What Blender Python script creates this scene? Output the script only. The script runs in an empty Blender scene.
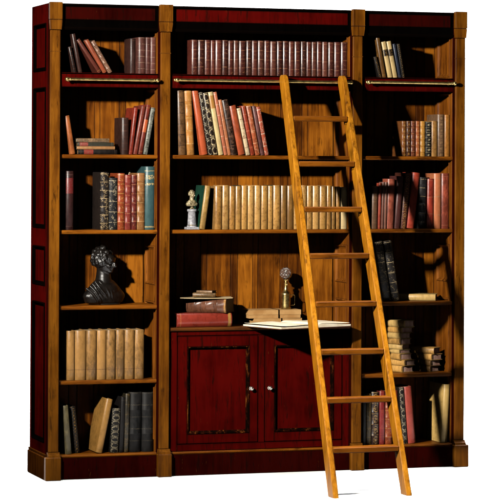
import bpy, bmesh, math, random
from math import sin, cos, pi, radians
from mathutils import Vector, Matrix

# ------------------------------------------------------------------ scene, camera, light
S = bpy.context.scene
COL = S.collection
yaw, pitch, roll = radians(17.825), radians(0.668), 0.0045
cam = bpy.data.cameras.new('camera')
cam.sensor_width = 36; cam.lens = 36*2553.4/500; cam.shift_y = -0.22744
cam.clip_end = 200
co = bpy.data.objects.new('camera', cam); COL.objects.link(co)
fw = Vector((sin(yaw)*cos(pitch), cos(yaw)*cos(pitch), sin(pitch)))
rt = Vector((cos(yaw), -sin(yaw), 0)); up = rt.cross(fw)
r2 = rt*cos(roll)+up*sin(roll); u2 = up*cos(roll)-rt*sin(roll)
M = Matrix((r2, u2, -fw)).transposed().to_4x4(); M.translation = (-2.9589, -12.4872, 1.5803)
co.matrix_world = M
S.camera = co
S.render.resolution_x = S.render.resolution_y = 1024
S.view_settings.view_transform = 'Standard'; S.view_settings.look = 'None'
S.cycles.diffuse_bounces = 0
S.view_settings.exposure = 0; S.view_settings.gamma = 1

w = bpy.data.worlds.new('World'); S.world = w; w.use_nodes = True
w.node_tree.nodes['Background'].inputs[0].default_value = (1, .97, .93, 1)
w.node_tree.nodes['Background'].inputs[1].default_value = .035

def aim(o, tgt):
    o.rotation_euler = (Vector(tgt)-o.location).to_track_quat('-Z', 'Y').to_euler()
def spot(name, loc, tgt, power, size, blend, radius, col=(1, 1, 1)):
    l = bpy.data.lights.new(name, 'SPOT'); l.energy = power; l.spot_size = radians(size); l.spot_blend = blend
    l.shadow_soft_size = radius; l.color = col
    o = bpy.data.objects.new(name, l); COL.objects.link(o); o.location = loc; aim(o, tgt); return o
def area(name, loc, tgt, power, sx, sy, spread=180, col=(1, 1, 1)):
    l = bpy.data.lights.new(name, 'AREA'); l.energy = power; l.shape = 'RECTANGLE'; l.size = sx; l.size_y = sy
    l.spread = radians(spread); l.color = col
    o = bpy.data.objects.new(name, l); COL.objects.link(o); o.location = loc; aim(o, tgt); return o
# a hard key from the upper left; unseen fills added to whiten floor and sweep
spot('key_lamp', (-2.6, -3.5, 2.9), (1.95, 0.0, 1.35), 3900, 56, 1.0, .10, (1, .95, .86))
area('floor_fill', (1.0, -1.25, 4.3), (1.0, -1.2, 0), 92, 3.8, 1.5, 26)
area('sweep_fill', (1.8, 1.6, 4.6), (2.2, 5.0, 0.6), 700, 5.0, 1.2, 150)

area('edge_fill', (3.5, .9, 4.0), (3.3, .8, 0), 140, 1.6, 1.6, 40)  # this and the next: added to lift shaded floor beside the case to white
area('edge_fill', (-.45, 1.9, 4.0), (-.40, .25, 0), 16, 1.0, 1.2, 36)

# ------------------------------------------------------------------ helpers
def mesh_obj(name, me, mats, parent=None):
    o = bpy.data.objects.new(name, me); COL.objects.link(o)
    for m in (mats if isinstance(mats, (list, tuple)) else [mats]): me.materials.append(m)
    if parent is not None: o.parent = parent
    return o
def thing(name, label, cat, loc=(0, 0, 0), group=None, rot=(0, 0, 0)):
    o = bpy.data.objects.new(name, None); COL.objects.link(o); o.empty_display_size = .1
    o.location = loc; o.rotation_euler = rot; o['label'] = label; o['category'] = cat
    if group: o['group'] = group
    return o
class MB:
    """collects shapes for one mesh"""
    def __init__(s, off=(0, 0, 0)):
        s.v = []; s.f = []; s.m = []; s.off = Vector(off); s.uv = {}
    def add(s, verts, faces, mat=0, T=None):
        n = len(s.v)
        for p in verts:
            p = Vector(p)
            if T is not None: p = T @ p
            s.v.append(p - s.off)
        for f in faces:
            s.f.append([n+i for i in f]); s.m.append(mat)
    def box(s, x0, x1, y0, y1, z0, z1, b=.0015, mat=0, T=None):
        c = ((x0+x1)/2, (y0+y1)/2, (z0+z1)/2); h = (abs(x1-x0)/2, abs(y1-y0)/2, abs(z1-z0)/2)
        b = min(b, min(h)*.6); idx = {}; V = []
        for sx in (-1, 1):
            for sy in (-1, 1):
                for sz in (-1, 1):
                    sg = (sx, sy, sz)
                    for a in range(3):
                        idx[sg, a] = len(V)
                        V.append([c[i]+sg[i]*(h[i]-(0 if i == a else b)) for i in range(3)])
        F = []
        for a in range(3):
            p, q = [i for i in range(3) if i != a]
            for sa in (-1, 1):
                l = []
                for sp, sq in ((-1, -1), (1, -1), (1, 1), (-1, 1)):
                    g = [0, 0, 0]; g[a] = sa; g[p] = sp; g[q] = sq; l.append(idx[tuple(g), a])
                F.append(l)
            for sp in (-1, 1):
                for sq in (-1, 1):
                    g0 = [0, 0, 0]; g0[a] = -1; g0[p] = sp; g0[q] = sq; g1 = list(g0); g1[a] = 1
                    F.append([idx[tuple(g0), p], idx[tuple(g1), p], idx[tuple(g1), q], idx[tuple(g0), q]])
        for sx in (-1, 1):
            for sy in (-1, 1):
                for sz in (-1, 1): F.append([idx[(sx, sy, sz), a] for a in range(3)])
        s.add(V, F, mat, T)
    def lathe(s, prof, c=(0, 0, 0), n=24, mat=0, T=None, sq=None):
        V = []; F = []
        for r, z in prof:
            for k in range(n):
                a = 2*pi*k/n; V.append((c[0]+r*cos(a), c[1]+r*sin(a), c[2]+z))
        for i in range(len(prof)-1):
            for k in range(n):
                F.append([i*n+k, i*n+(k+1) % n, (i+1)*n+(k+1) % n, (i+1)*n+k])
        F.append(list(range(n))[::-1]); F.append([(len(prof)-1)*n+k for k in range(n)])
        s.add(V, F, mat, T)
    def tube(s, pts, r, n=10, mat=0, closed=False):
        pts = [Vector(p) for p in pts]; V = []; F = []; m = len(pts)
        for i, p in enumerate(pts):
            if closed: d = pts[(i+1) % m]-pts[i-1]
            else: d = pts[min(i+1, m-1)]-pts[max(i-1, 0)]
            q = d.to_track_quat('Z', 'X'); rr = r[i] if isinstance(r, (list, tuple)) else r
            for k in range(n):
                a = 2*pi*k/n; V.append(p+q @ Vector((rr*cos(a), rr*sin(a), 0)))
        for i in range(m if closed else m-1):
            for k in range(n):
                j = (i+1) % m
                F.append([i*n+k, i*n+(k+1) % n, j*n+(k+1) % n, j*n+k])
        if not closed: F.append(list(range(n))[::-1]); F.append([(m-1)*n+k for k in range(n)])
        s.add(V, F, mat)
    def ball(s, c, r, n=14, mat=0, T=None):
        if not isinstance(r, (list, tuple)): r = (r, r, r)
        m = max(6, n//2); V = [(c[0], c[1], c[2]-r[2])]; F = []
        for i in range(1, m):
            ph = -pi/2+pi*i/m
            for k in range(n):
                a = 2*pi*k/n; V.append((c[0]+r[0]*cos(ph)*cos(a), c[1]+r[1]*cos(ph)*sin(a), c[2]+r[2]*sin(ph)))
        V.append((c[0], c[1], c[2]+r[2])); L = len(V)-1
        for k in range(n):
            F.append([0, 1+(k+1) % n, 1+k]); F.append([L, L-n+k, L-n+(k+1) % n])
        for i in range(m-2):
            for k in range(n):
                a = 1+i*n; F.append([a+k, a+(k+1) % n, a+n+(k+1) % n, a+n+k])
        s.add(V, F, mat, T)
    def prism(s, poly, axis, a0, a1, mat=0, T=None):
        """closed polygon in the two other axes, extruded along axis"""
        o = [i for i in range(3) if i != axis]; V = []; n = len(poly)
        for a in (a0, a1):
            for p in poly:
                g = [0, 0, 0]; g[axis] = a; g[o[0]] = p[0]; g[o[1]] = p[1]; V.append(g)
        F = [list(range(n)), list(range(n, 2*n))[::-1]]+[[i, i+n, (i+1) % n+n, (i+1) % n] for i in range(n)]
        s.add(V, F, mat, T)
    def frame_sweep(s, a0, a1, z0, z1, prof, plane, at, sign, mat=0):
        """mitred moulding round a rectangular opening. prof: (inset, depth into the body). plane 'X' or 'Y': the face's normal axis;
        at: face coordinate; sign: direction INTO the body along that axis"""
        V = []; F = []; n = len(prof)
        for ca, cz, ia, iz in ((a0, z0, 1, 1), (a1, z0, -1, 1), (a1, z1, -1, -1), (a0, z1, 1, -1)):
            for o, d in prof:
                a = ca+ia*o; z = cz+iz*o; k = at+sign*d
                V.append((k, a, z) if plane == 'X' else (a, k, z))
        for c in range(4):
            e = (c+1) % 4
            for i in range(n):
                j = (i+1) % n; F.append([c*n+i, c*n+j, e*n+j, e*n+i])
        s.add(V, F, mat)
    def build(s, name, mats, parent=None, smooth=None):
        me = bpy.data.meshes.new(name); me.from_pydata([tuple(v) for v in s.v], [], s.f)
        me.polygons.foreach_set('material_index', s.m)
        bm = bmesh.new(); bm.from_mesh(me); bmesh.ops.recalc_face_normals(bm, faces=bm.faces[:]); bm.to_mesh(me); bm.free()
        if smooth:
            me.polygons.foreach_set('use_smooth', [True]*len(me.polygons)); me.set_sharp_from_angle(angle=radians(smooth))
        me.update()
        return mesh_obj(name, me, mats, parent)

# ------------------------------------------------------------------ materials
ALB = .40      # how dark the real surfaces are against the lit values read off the photograph
def lin(r, g, b):
    f = lambda c: (c/255/12.92 if c/255 <= .04045 else ((c/255+.055)/1.055)**2.4)
    return (f(r)*ALB, f(g)*ALB, f(b)*ALB, 1)
class NT:
    def __init__(s, name):
        s.mat = bpy.data.materials.new(name); s.mat.use_nodes = True; s.t = s.mat.node_tree
        s.b = s.t.nodes['Principled BSDF']
    def n(s, typ, **kw):
        o = s.t.nodes.new(typ)
        for k, v in kw.items():
            if hasattr(o, k): setattr(o, k, v)
        return o
    def l(s, a, b): s.t.links.new(a, b)
    def val(s, sock, x):
        if hasattr(x, 'is_output') or isinstance(x, bpy.types.NodeSocket): s.l(x, sock)
        else: sock.default_value = x
    def math(s, op, a, b=0, c=None, clamp=False):
        o = s.n('ShaderNodeMath', operation=op); o.use_clamp = clamp
        s.val(o.inputs[0], a); s.val(o.inputs[1], b)
        if c is not None: s.val(o.inputs[2], c)
        return o.outputs[0]
    def mix(s, f, a, b, mode='MIX'):
        o = s.n('ShaderNodeMix', data_type='RGBA', blend_type=mode)
        s.val(o.inputs[0], f); s.val(o.inputs[6], a); s.val(o.inputs[7], b); return o.outputs[2]
    def coords(s, scale=(1, 1, 1), rnd=0):
        tc = s.n('ShaderNodeTexCoord'); v = tc.outputs['Object']
        if rnd:
            oi = s.n('ShaderNodeObjectInfo'); m = s.n('ShaderNodeVectorMath', operation='MULTIPLY_ADD')
            s.l(oi.outputs['Random'], m.inputs[0]); m.inputs[1].default_value = (rnd, rnd*.7, rnd*1.3); s.l(v, m.inputs[2]); v = m.outputs[0]
        mp = s.n('ShaderNodeMapping'); s.l(v, mp.inputs[0]); mp.inputs['Scale'].default_value = scale
        return mp.outputs[0]
    def noise(s, vec, scale, detail=4, rough=.6, dist=0):
        o = s.n('ShaderNodeTexNoise'); s.l(vec, o.inputs['Vector']); o.inputs['Scale'].default_value = scale
        o.inputs['Detail'].default_value = detail; o.inputs['Roughness'].default_value = rough; o.inputs['Distortion'].default_value = dist
        return o.outputs['Fac']
    def ramp(s, f, stops):
        o = s.n('ShaderNodeValToRGB'); s.val(o.inputs[0], f); e = o.color_ramp.elements
        while len(e) < len(stops): e.new(.5)
        for i, (p, c) in enumerate(stops): e[i].position = p; e[i].color = c
        return o.outputs[0]
    def step(s, x, lo, hi):
        o = s.n('ShaderNodeMapRange'); o.interpolation_type = 'SMOOTHSTEP'; s.val(o.inputs[0], x)
        o.inputs[1].default_value = lo; o.inputs[2].default_value = hi; return o.outputs[0]
    def bump(s, h, d, st=1):
        o = s.n('ShaderNodeBump'); o.inputs['Distance'].default_value = d; o.inputs['Strength'].default_value = st
        s.l(h, o.inputs['Height']); s.l(o.outputs[0], s.b.inputs['Normal'])
    def edge(s, radius):
        """1 on worn convex or tight edges: bevelled normal against the true one"""
        bv = s.n('ShaderNodeBevel'); bv.samples = 4; bv.inputs[0].default_value = radius
        g = s.n('ShaderNodeNewGeometry'); d = s.n('ShaderNodeVectorMath', operation='DOT_PRODUCT')
        s.l(bv.outputs[0], d.inputs[0]); s.l(g.outputs['Normal'], d.inputs[1])
        return s.math('SUBTRACT', 1, d.outputs['Value'])
    def out(s, col, rough=.5, metal=0, spec=.35):
        s.val(s.b.inputs['Base Color'], col); s.val(s.b.inputs['Roughness'], rough); s.val(s.b.inputs['Metallic'], metal)
        s.b.inputs['Specular IOR Level'].default_value = spec; return s.mat

def wood(name, light, mid, dark, axis='Z', rough=.42, wear=0, tone=False, spec=.045):
    n = NT(name); st = 0.07
    light, mid, dark = [(c[0]*ALB*1.22, c[1]*ALB*1.03, c[2]*ALB*.75, 1) for c in (light, mid, dark)]
    sc = {'X': (st, 1, 1), 'Y': (1, st, 1), 'Z': (1, 1, st)}[axis]
    v = n.coords(sc)
    g1 = n.noise(v, 55, 5, .65, .5); g2 = n.noise(v, 16, 4, .6, 1.5); g3 = n.noise(n.coords((1, 1, 1)), 5, 3, .55)
    f = n.math('ADD', n.math('MULTIPLY', g1, .45), n.math('ADD', n.math('MULTIPLY', g2, .35), n.math('MULTIPLY', g3, .30)))
    if tone:
        a = n.n('ShaderNodeAttribute'); a.attribute_name = 'tone'
        f = n.math('ADD', f, n.math('MULTIPLY', n.math('SUBTRACT', a.outputs['Fac'], .5), .30))
    c = n.ramp(f, [(.38, dark), (.51, mid), (.66, light)])
    spv = {'X': (.14, 1, 1), 'Y': (1, .14, 1), 'Z': (1, 1, .14)}[axis]
    sp = n.step(n.math('ADD', n.math('MULTIPLY', n.noise(n.coords(spv), 42, 5, .75, .3), .6), n.math('MULTIPLY', n.noise(n.coords(), 7, 3, .6), .4)), .53, .64)      # dark flecks and blotches of old stain
    c = n.mix(n.math('MULTIPLY', sp, .70), c, (dark[0]*.35, dark[1]*.3, dark[2]*.3, 1))
    pore = n.step(n.noise(v, 170, 2, .5), .60, .72)
    c = n.mix(n.math('MULTIPLY', pore, .35), c, (dark[0]*.5, dark[1]*.45, dark[2]*.4, 1))
    if wear:
        e = n.step(n.math('MULTIPLY', n.edge(.006), n.noise(n.coords(), 22, 3, .6)), .02, .10)
        c = n.mix(n.math('MULTIPLY', e, wear), c, (.035, .015, .007, 1))
    n.bump(f, .0012, .5)
    rg = n.math('ADD', rough-.08, n.math('MULTIPLY', g3, .18))
    return n.out(c, rg, 0, spec)
def paint(name, base, under, rough=.5, amount=1.0):
    n = NT(name); v = n.coords((1, 1, .12))
    a = n.noise(v, 22, 5, .65, .6); b = n.noise(n.coords(), 4, 3, .6)
    f = n.math('ADD', n.math('MULTIPLY', a, .5), n.math('MULTIPLY', b, .5))
    c = n.ramp(f, [(.34, tuple(x*.42 for x in base[:3])+(1,)), (.52, base), (.72, tuple(x*1.25 for x in base[:3])+(1,))])
    st = n.step(n.noise(v, 45, 4, .75, .4), .52, .68)
    c = n.mix(n.math('MULTIPLY', st, .75*amount), c, under)
    e = n.step(n.math('MULTIPLY', n.edge(.010), n.math('ADD', .35, n.noise(n.coords(), 35, 4, .7))), .02, .10)
    c = n.mix(n.math('MULTIPLY', e, .9), c, under)
    ch = n.step(n.noise(n.coords((1, 1, .16)), 80, 4, .75), .67, .72)
    c = n.mix(n.math('MULTIPLY', ch, .7*amount), c, (.055, .016, .004, 1))
    n.bump(a, .0008, .4)
    return n.out(c, n.math('ADD', rough-.06, n.math('MULTIPLY', b, .2)), 0, .0)

WL, WM, WD = (.29, .119, .011, 1), (.155, .057, .0048, 1), (.048, .0135, .0014, 1)
wood_post = wood('wood_post', WL, WM, WD, 'Z', .42, .55)
wood_shelf = wood('wood_shelf', (.38, .14, .013, 1), (.20, .064, .006, 1), (.06, .017, .002, 1), 'X', .42, .4)
wood_back = wood('wood_back', (.44, .168, .016, 1), (.21, .069, .006, 1), (.055, .0155, .002, 1), 'Z', .5, .75, True)
wood_wall = wood('wood_wall', (.32, .118, .014, 1), (.165, .054, .006, 1), (.055, .016, .002, 1), 'Z', .5, .6)
wood_plinth = wood('wood_plinth', (.13, .045, .006, 1), (.07, .022, .003, 1), (.028, .009, .0015, 1), 'Z', .55, .6, spec=0)
wood_ladder = wood('wood_ladder', (.57, .265, .020, 1), (.36, .152, .010, 1), (.115, .038, .004, 1), 'Z', .36, .45)
wood_rung = wood('wood_rung', (.34, .125, .012, 1), (.19, .064, .006, 1), (.07, .021, .003, 1), 'X', .4, .3)
wood_desk = wood('wood_desk', (.20, .075, .016, 1), (.11, .038, .009, 1), (.04, .013, .004, 1), 'X', .4, .5)
paint_red = paint('paint_red', (.044, .0012, .0008, 1), (.005, .0016, .0010, 1))
paint_dark = paint('paint_dark_red', (.017, .0010, .0006, 1), (.004, .0015, .0009, 1))
black_trim = paint('black_lacquer', (.0008, .0005, .0004, 1), (.0020, .0009, .0005, 1), .55, .1)
def moulding_mat():
    n = NT('worn_moulding'); v = n.noise(n.coords((1, 1, .4)), 30, 4, .7)
    c = n.ramp(v, [(.47, (.0022, .0010, .0006, 1)), (.57, (.012, .0022, .0010, 1)), (.70, (.10, .030, .005, 1))])
    n.bump(v, .001, .5); return n.out(c, .5, 0, .0)
mould_mat = moulding_mat()
def metal(name, col, rough, spots=0):
    col = tuple(col)
    n = NT(name); v = n.noise(n.coords((1, 1, 1), 3), 40, 4, .6)
    c = n.ramp(v, [(.3, tuple(x*.45 for x in col)+(1,)), (.62, col+(1,))])
    n.bump(v, .0005, .3); return n.out(c, n.math('ADD', rough, n.math('MULTIPLY', v, .15)), 1)
brass = metal('old_brass', (.50, .36, .13), .27)
steel = metal('pewter', (.42, .38, .33), .3)
lamp_brass = metal('lamp_brass', (.62, .47, .19), .2)
def glassy():
    n = NT('glint_glass'); n.b.inputs['Transmission Weight'].default_value = 1; n.b.inputs['IOR'].default_value = 1.35
    vv = n.n('ShaderNodeTexVoronoi'); n.l(n.coords(), vv.inputs['Vector']); vv.inputs['Scale'].default_value = 95; n.bump(vv.outputs['Distance'], .004, .35)
    n.l(n.math('ADD', .55, n.math('MULTIPLY', n.step(vv.outputs['Distance'], .18, .32), .42)), n.b.inputs['Transmission Weight'])  # milky white dots in the glass paint its sparkle
    return n.out((.98, .97, .94, 1), .02)
glass = glassy()
def stone(name, a, b, sc, rough=.5, spec=.35):
    n = NT(name); v = n.noise(n.coords((1, 1, 1), 2), sc, 5, .65, .6)
    c = n.ramp(v, [(.36, a), (.62, b)]); n.bump(v, .0008, .3); return n.out(c, rough, 0, spec)
bronze = stone('dark_bronze', (.0020, .0015, .0012, 1), (.0065, .0048, .0038, 1), 60, .36, .28)
marble = stone('grey_marble', lin(140, 138, 145), lin(205, 203, 208), 60)
ivory = stone('aged_ivory', lin(80, 62, 36), lin(215, 196, 150), 90, .4)
white_floor = NT('white_sweep'); white_floor = white_floor.out((.93, .93, .93, 1), .9, 0, .1)

def pages_mat(name, a, b, across=350):
    n = NT(name); v = n.coords((across, across*.06, .8), 5)
    f = n.noise(v, 1, 2, .6); g = n.noise(n.coords((1, 1, 1), 4), 25, 3, .6)
    c = n.ramp(n.math('ADD', n.math('MULTIPLY', f, .6), n.math('MULTIPLY', g, .4)), [(.35, b), (.62, a)])
    n.bump(f, .0006, .6); return n.out(c, .75, 0, .2)
pg_cream = pages_mat('pages_cream', lin(222, 200, 158), lin(150, 118, 78))
pg_brown = pages_mat('pages_brown', lin(165, 125, 80), lin(90, 60, 34))
pg_pink = pages_mat('pages_pink', lin(250, 206, 184), lin(178, 122, 104))
pg_red = pages_mat('pages_red', lin(190, 60, 45), lin(110, 25, 20))
def paper_mat(name, a, b):
    n = NT(name); g = n.noise(n.coords((1, 1, 1), 4), 14, 4, .6)
    c = n.ramp(g, [(.35, b), (.65, a)]); n.bump(g, .001, .3); return n.out(c, .8, 0, .2)
paper = paper_mat('old_paper', (.82, .74, .58, 1), (.66, .54, .37, 1))
kraft = paper_mat('kraft_board', lin(238, 186, 120), lin(206, 150, 86))
label_tan = paper_mat('title_patch', lin(200, 150, 90), lin(150, 100, 50))

GILT = lin(196, 146, 70)
def spine_mat(name, col, kind='plain', acc=GILT, acc2=None, amp=.32, rough=.36, lines=6, var=.25, spec=.22):
    """leather or cloth spine: u runs across the spine, v up it"""
    n = NT('spine_'+name)
    uv = n.n('ShaderNodeUVMap'); sp = n.n('ShaderNodeSeparateXYZ'); n.l(uv.outputs[0], sp.inputs[0]); u, v = sp.outputs[0], sp.outputs[1]
    wob = n.math('SUBTRACT', n.noise(n.coords((1, 1, 1), 4), 130, 2, .5), .5); u = n.math('MULTIPLY_ADD', wob, .42, u); v = n.math('MULTIPLY_ADD', wob, .022, v)
    oi = n.n('ShaderNodeObjectInfo'); rnd = oi.outputs['Random']
    a = n.noise(n.coords((1, 1, .55), 7), 70, 5, .65, .4); b = n.noise(n.coords((1, 1, .6), 9), 14, 4, .6)
    f = n.math('ADD', n.math('MULTIPLY', a, .5), n.math('MULTIPLY', b, .5))
    f = n.math('ADD', f, n.math('MULTIPLY', n.math('SUBTRACT', rnd, .5), var))
    dk = tuple(x*(1-amp*1.7) for x in col[:3])+(1,); lt = tuple(min(1, x*(1+amp)) for x in col[:3])+(1,)
    c = n.ramp(f, [(.34, dk), (.5, col), (.66, lt)])
    du = n.math('ABSOLUTE', n.math('SUBTRACT', u, .5))
    fr = n.math('FRACT', n.math('MULTIPLY_ADD', v, lines, n.math('MULTIPLY', rnd, .3)))
    dl = n.math('ABSOLUTE', n.math('SUBTRACT', fr, .5))           # .5 at a line, 0 mid panel
    brk = n.step(n.noise(n.coords((1, 1, 1), 8), 160, 2, .6), .36, .5)
    line = n.math('MULTIPLY', n.step(dl, .462, .475), brk)
    inner = n.step(du, .40, .34)
    m = None
    if kind == 'lines': m = n.math('MULTIPLY', line, .8)
    elif kind == 'bands':
        orn = n.math('MULTIPLY', n.math('MULTIPLY', n.step(n.noise(n.coords((1, 1, 1), 6), 210, 2, .5), .56, .64), n.step(dl, .2, .12)), inner)
        m = n.math('MAXIMUM', n.math('MULTIPLY', line, .9), n.math('MULTIPLY', orn, .6))
    elif kind == 'ornate':
        t = n.n('ShaderNodeTexVoronoi'); t.feature = 'DISTANCE_TO_EDGE'; n.l(n.coords((1, 1, 1), 6), t.inputs['Vector']); t.inputs['Scale'].default_value = 120
        orn = n.math('MULTIPLY', n.step(t.outputs['Distance'], .14, .07), n.step(n.noise(n.coords((1, 1, .7), 3), 75, 3, .6), .50, .60))
        m = n.math('MAXIMUM', line, n.math('MULTIPLY', n.math('MULTIPLY', orn, n.step(du, .40, .30)), .75))
    elif kind in ('chain', 'dots', 'rosette'):
        pu = n.math('MULTIPLY', n.math('SUBTRACT', u, .5), 1.0 if kind == 'chain' else 1.5)
        r = n.math('SQRT', n.math('ADD', n.math('MULTIPLY', pu, pu), n.math('MULTIPLY', n.math('MULTIPLY', n.math('SUBTRACT', fr, .5), .78), n.math('MULTIPLY', n.math('SUBTRACT', fr, .5), .78))))
        if kind == 'chain': orn = n.math('MULTIPLY', n.step(r, .22, .27), n.step(r, .36, .32))
        elif kind == 'dots': orn = n.step(r, .2, .12)
        else: orn = n.math('MAXIMUM', n.math('MULTIPLY', n.step(r, .30, .27), n.step(r, .20, .23)), n.step(r, .12, .08))
        m = n.math('MAXIMUM', n.math('MULTIPLY', orn, n.math('ADD', .15, n.math('MULTIPLY', n.step(n.noise(n.coords((1, 1, 1), 5), 120, 3, .65), .40, .56), .8))), n.math('MULTIPLY', line, .7))
    elif kind == 'title':
        row_ = n.math('MAXIMUM', n.math('MULTIPLY', n.step(n.math('ABSOLUTE', n.math('SUBTRACT', v, .83)), .035, .03), n.step(n.noise(n.coords((1, 1, 1), 3), 190, 1, .5), .46, .54)),
                      n.math('MULTIPLY', n.step(n.math('ABSOLUTE', n.math('SUBTRACT', v, .72)), .02, .016), n.step(n.noise(n.coords((1, 1, 1), 3), 190, 1, .5), .44, .52)))
        ln = n.math('MAXIMUM', n.step(n.math('ABSOLUTE', n.math('SUBTRACT', v, .93)), .007, .004), n.step(n.math('ABSOLUTE', n.math('SUBTRACT', v, .045)), .012, .008))
        m = n.math('MAXIMUM', n.math('MULTIPLY', row_, inner), n.math('MULTIPLY', ln, .8))
    elif kind == 'low':
        m = n.math('MULTIPLY', n.step(n.math('ABSOLUTE', n.math('SUBTRACT', v, .21)), .006, .003), .8)
    if kind in ('plain',): m = n.math('MULTIPLY', n.step(n.math('ABSOLUTE', n.math('SUBTRACT', n.math('ABSOLUTE', n.math('SUBTRACT', v, .5)), .44)), .008, .004), .35)
    if kind == 'mottle':
        m = n.math('MULTIPLY', n.step(n.noise(n.coords((1, 1, .8), 5), 75, 4, .7, .8), .50, .66), .75)
        m = n.math('MAXIMUM', m, n.math('MULTIPLY', line, .35))
    c = n.mix(m, c, acc)
    if acc2:
        lo, hi, cc = acc2
        lab = n.math('MULTIPLY', n.step(n.math('ABSOLUTE', n.math('SUBTRACT', v, (lo+hi)/2)), (hi-lo)/2+.004, (hi-lo)/2), n.step(du, .47, .45))
        txt = n.math('MULTIPLY', n.step(n.noise(n.coords((1, 1, 1), 3), 230, 1, .5), .54, .6), inner)
        c = n.mix(lab, c, n.mix(n.math('MULTIPLY', txt, .5), cc, acc))
    e = n.step(n.math('MULTIPLY', n.edge(.003), n.math('ADD', .2, a)), .03, .2)     # rubbed joints and caps
    c = n.mix(n.math('MULTIPLY', e, .45), c, tuple(min(1, x*1.9+.05) for x in col[:3])+(1,))
    n.bump(a, .0010, .55)
    return n.out(c, n.math('ADD', rough-.08, n.math('MULTIPLY', a, .2)), 0, spec)
def board_mat(name, col, amp=.3, rough=.5):
    n = NT('board_'+name); a = n.noise(n.coords((1, 1, 1), 7), 60, 5, .65); b = n.noise(n.coords((1, 1, 1), 9), 8, 4, .6)
    f = n.math('ADD', n.math('MULTIPLY', a, .5), n.math('MULTIPLY', b, .5))
    c = n.ramp(f, [(.36, tuple(x*(1-amp*1.6) for x in col[:3])+(1,)), (.5, col), (.64, tuple(min(1, x*(1+amp)) for x in col[:3])+(1,))])
    e = n.step(n.math('MULTIPLY', n.edge(.003), n.math('ADD', .2, a)), .03, .2)
    c = n.mix(n.math('MULTIPLY', e, .4), c, tuple(min(1, x*1.6+.03) for x in col[:3])+(1,))
    n.bump(a, .0008, .4); return n.out(c, rough, 0, .1)

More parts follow.
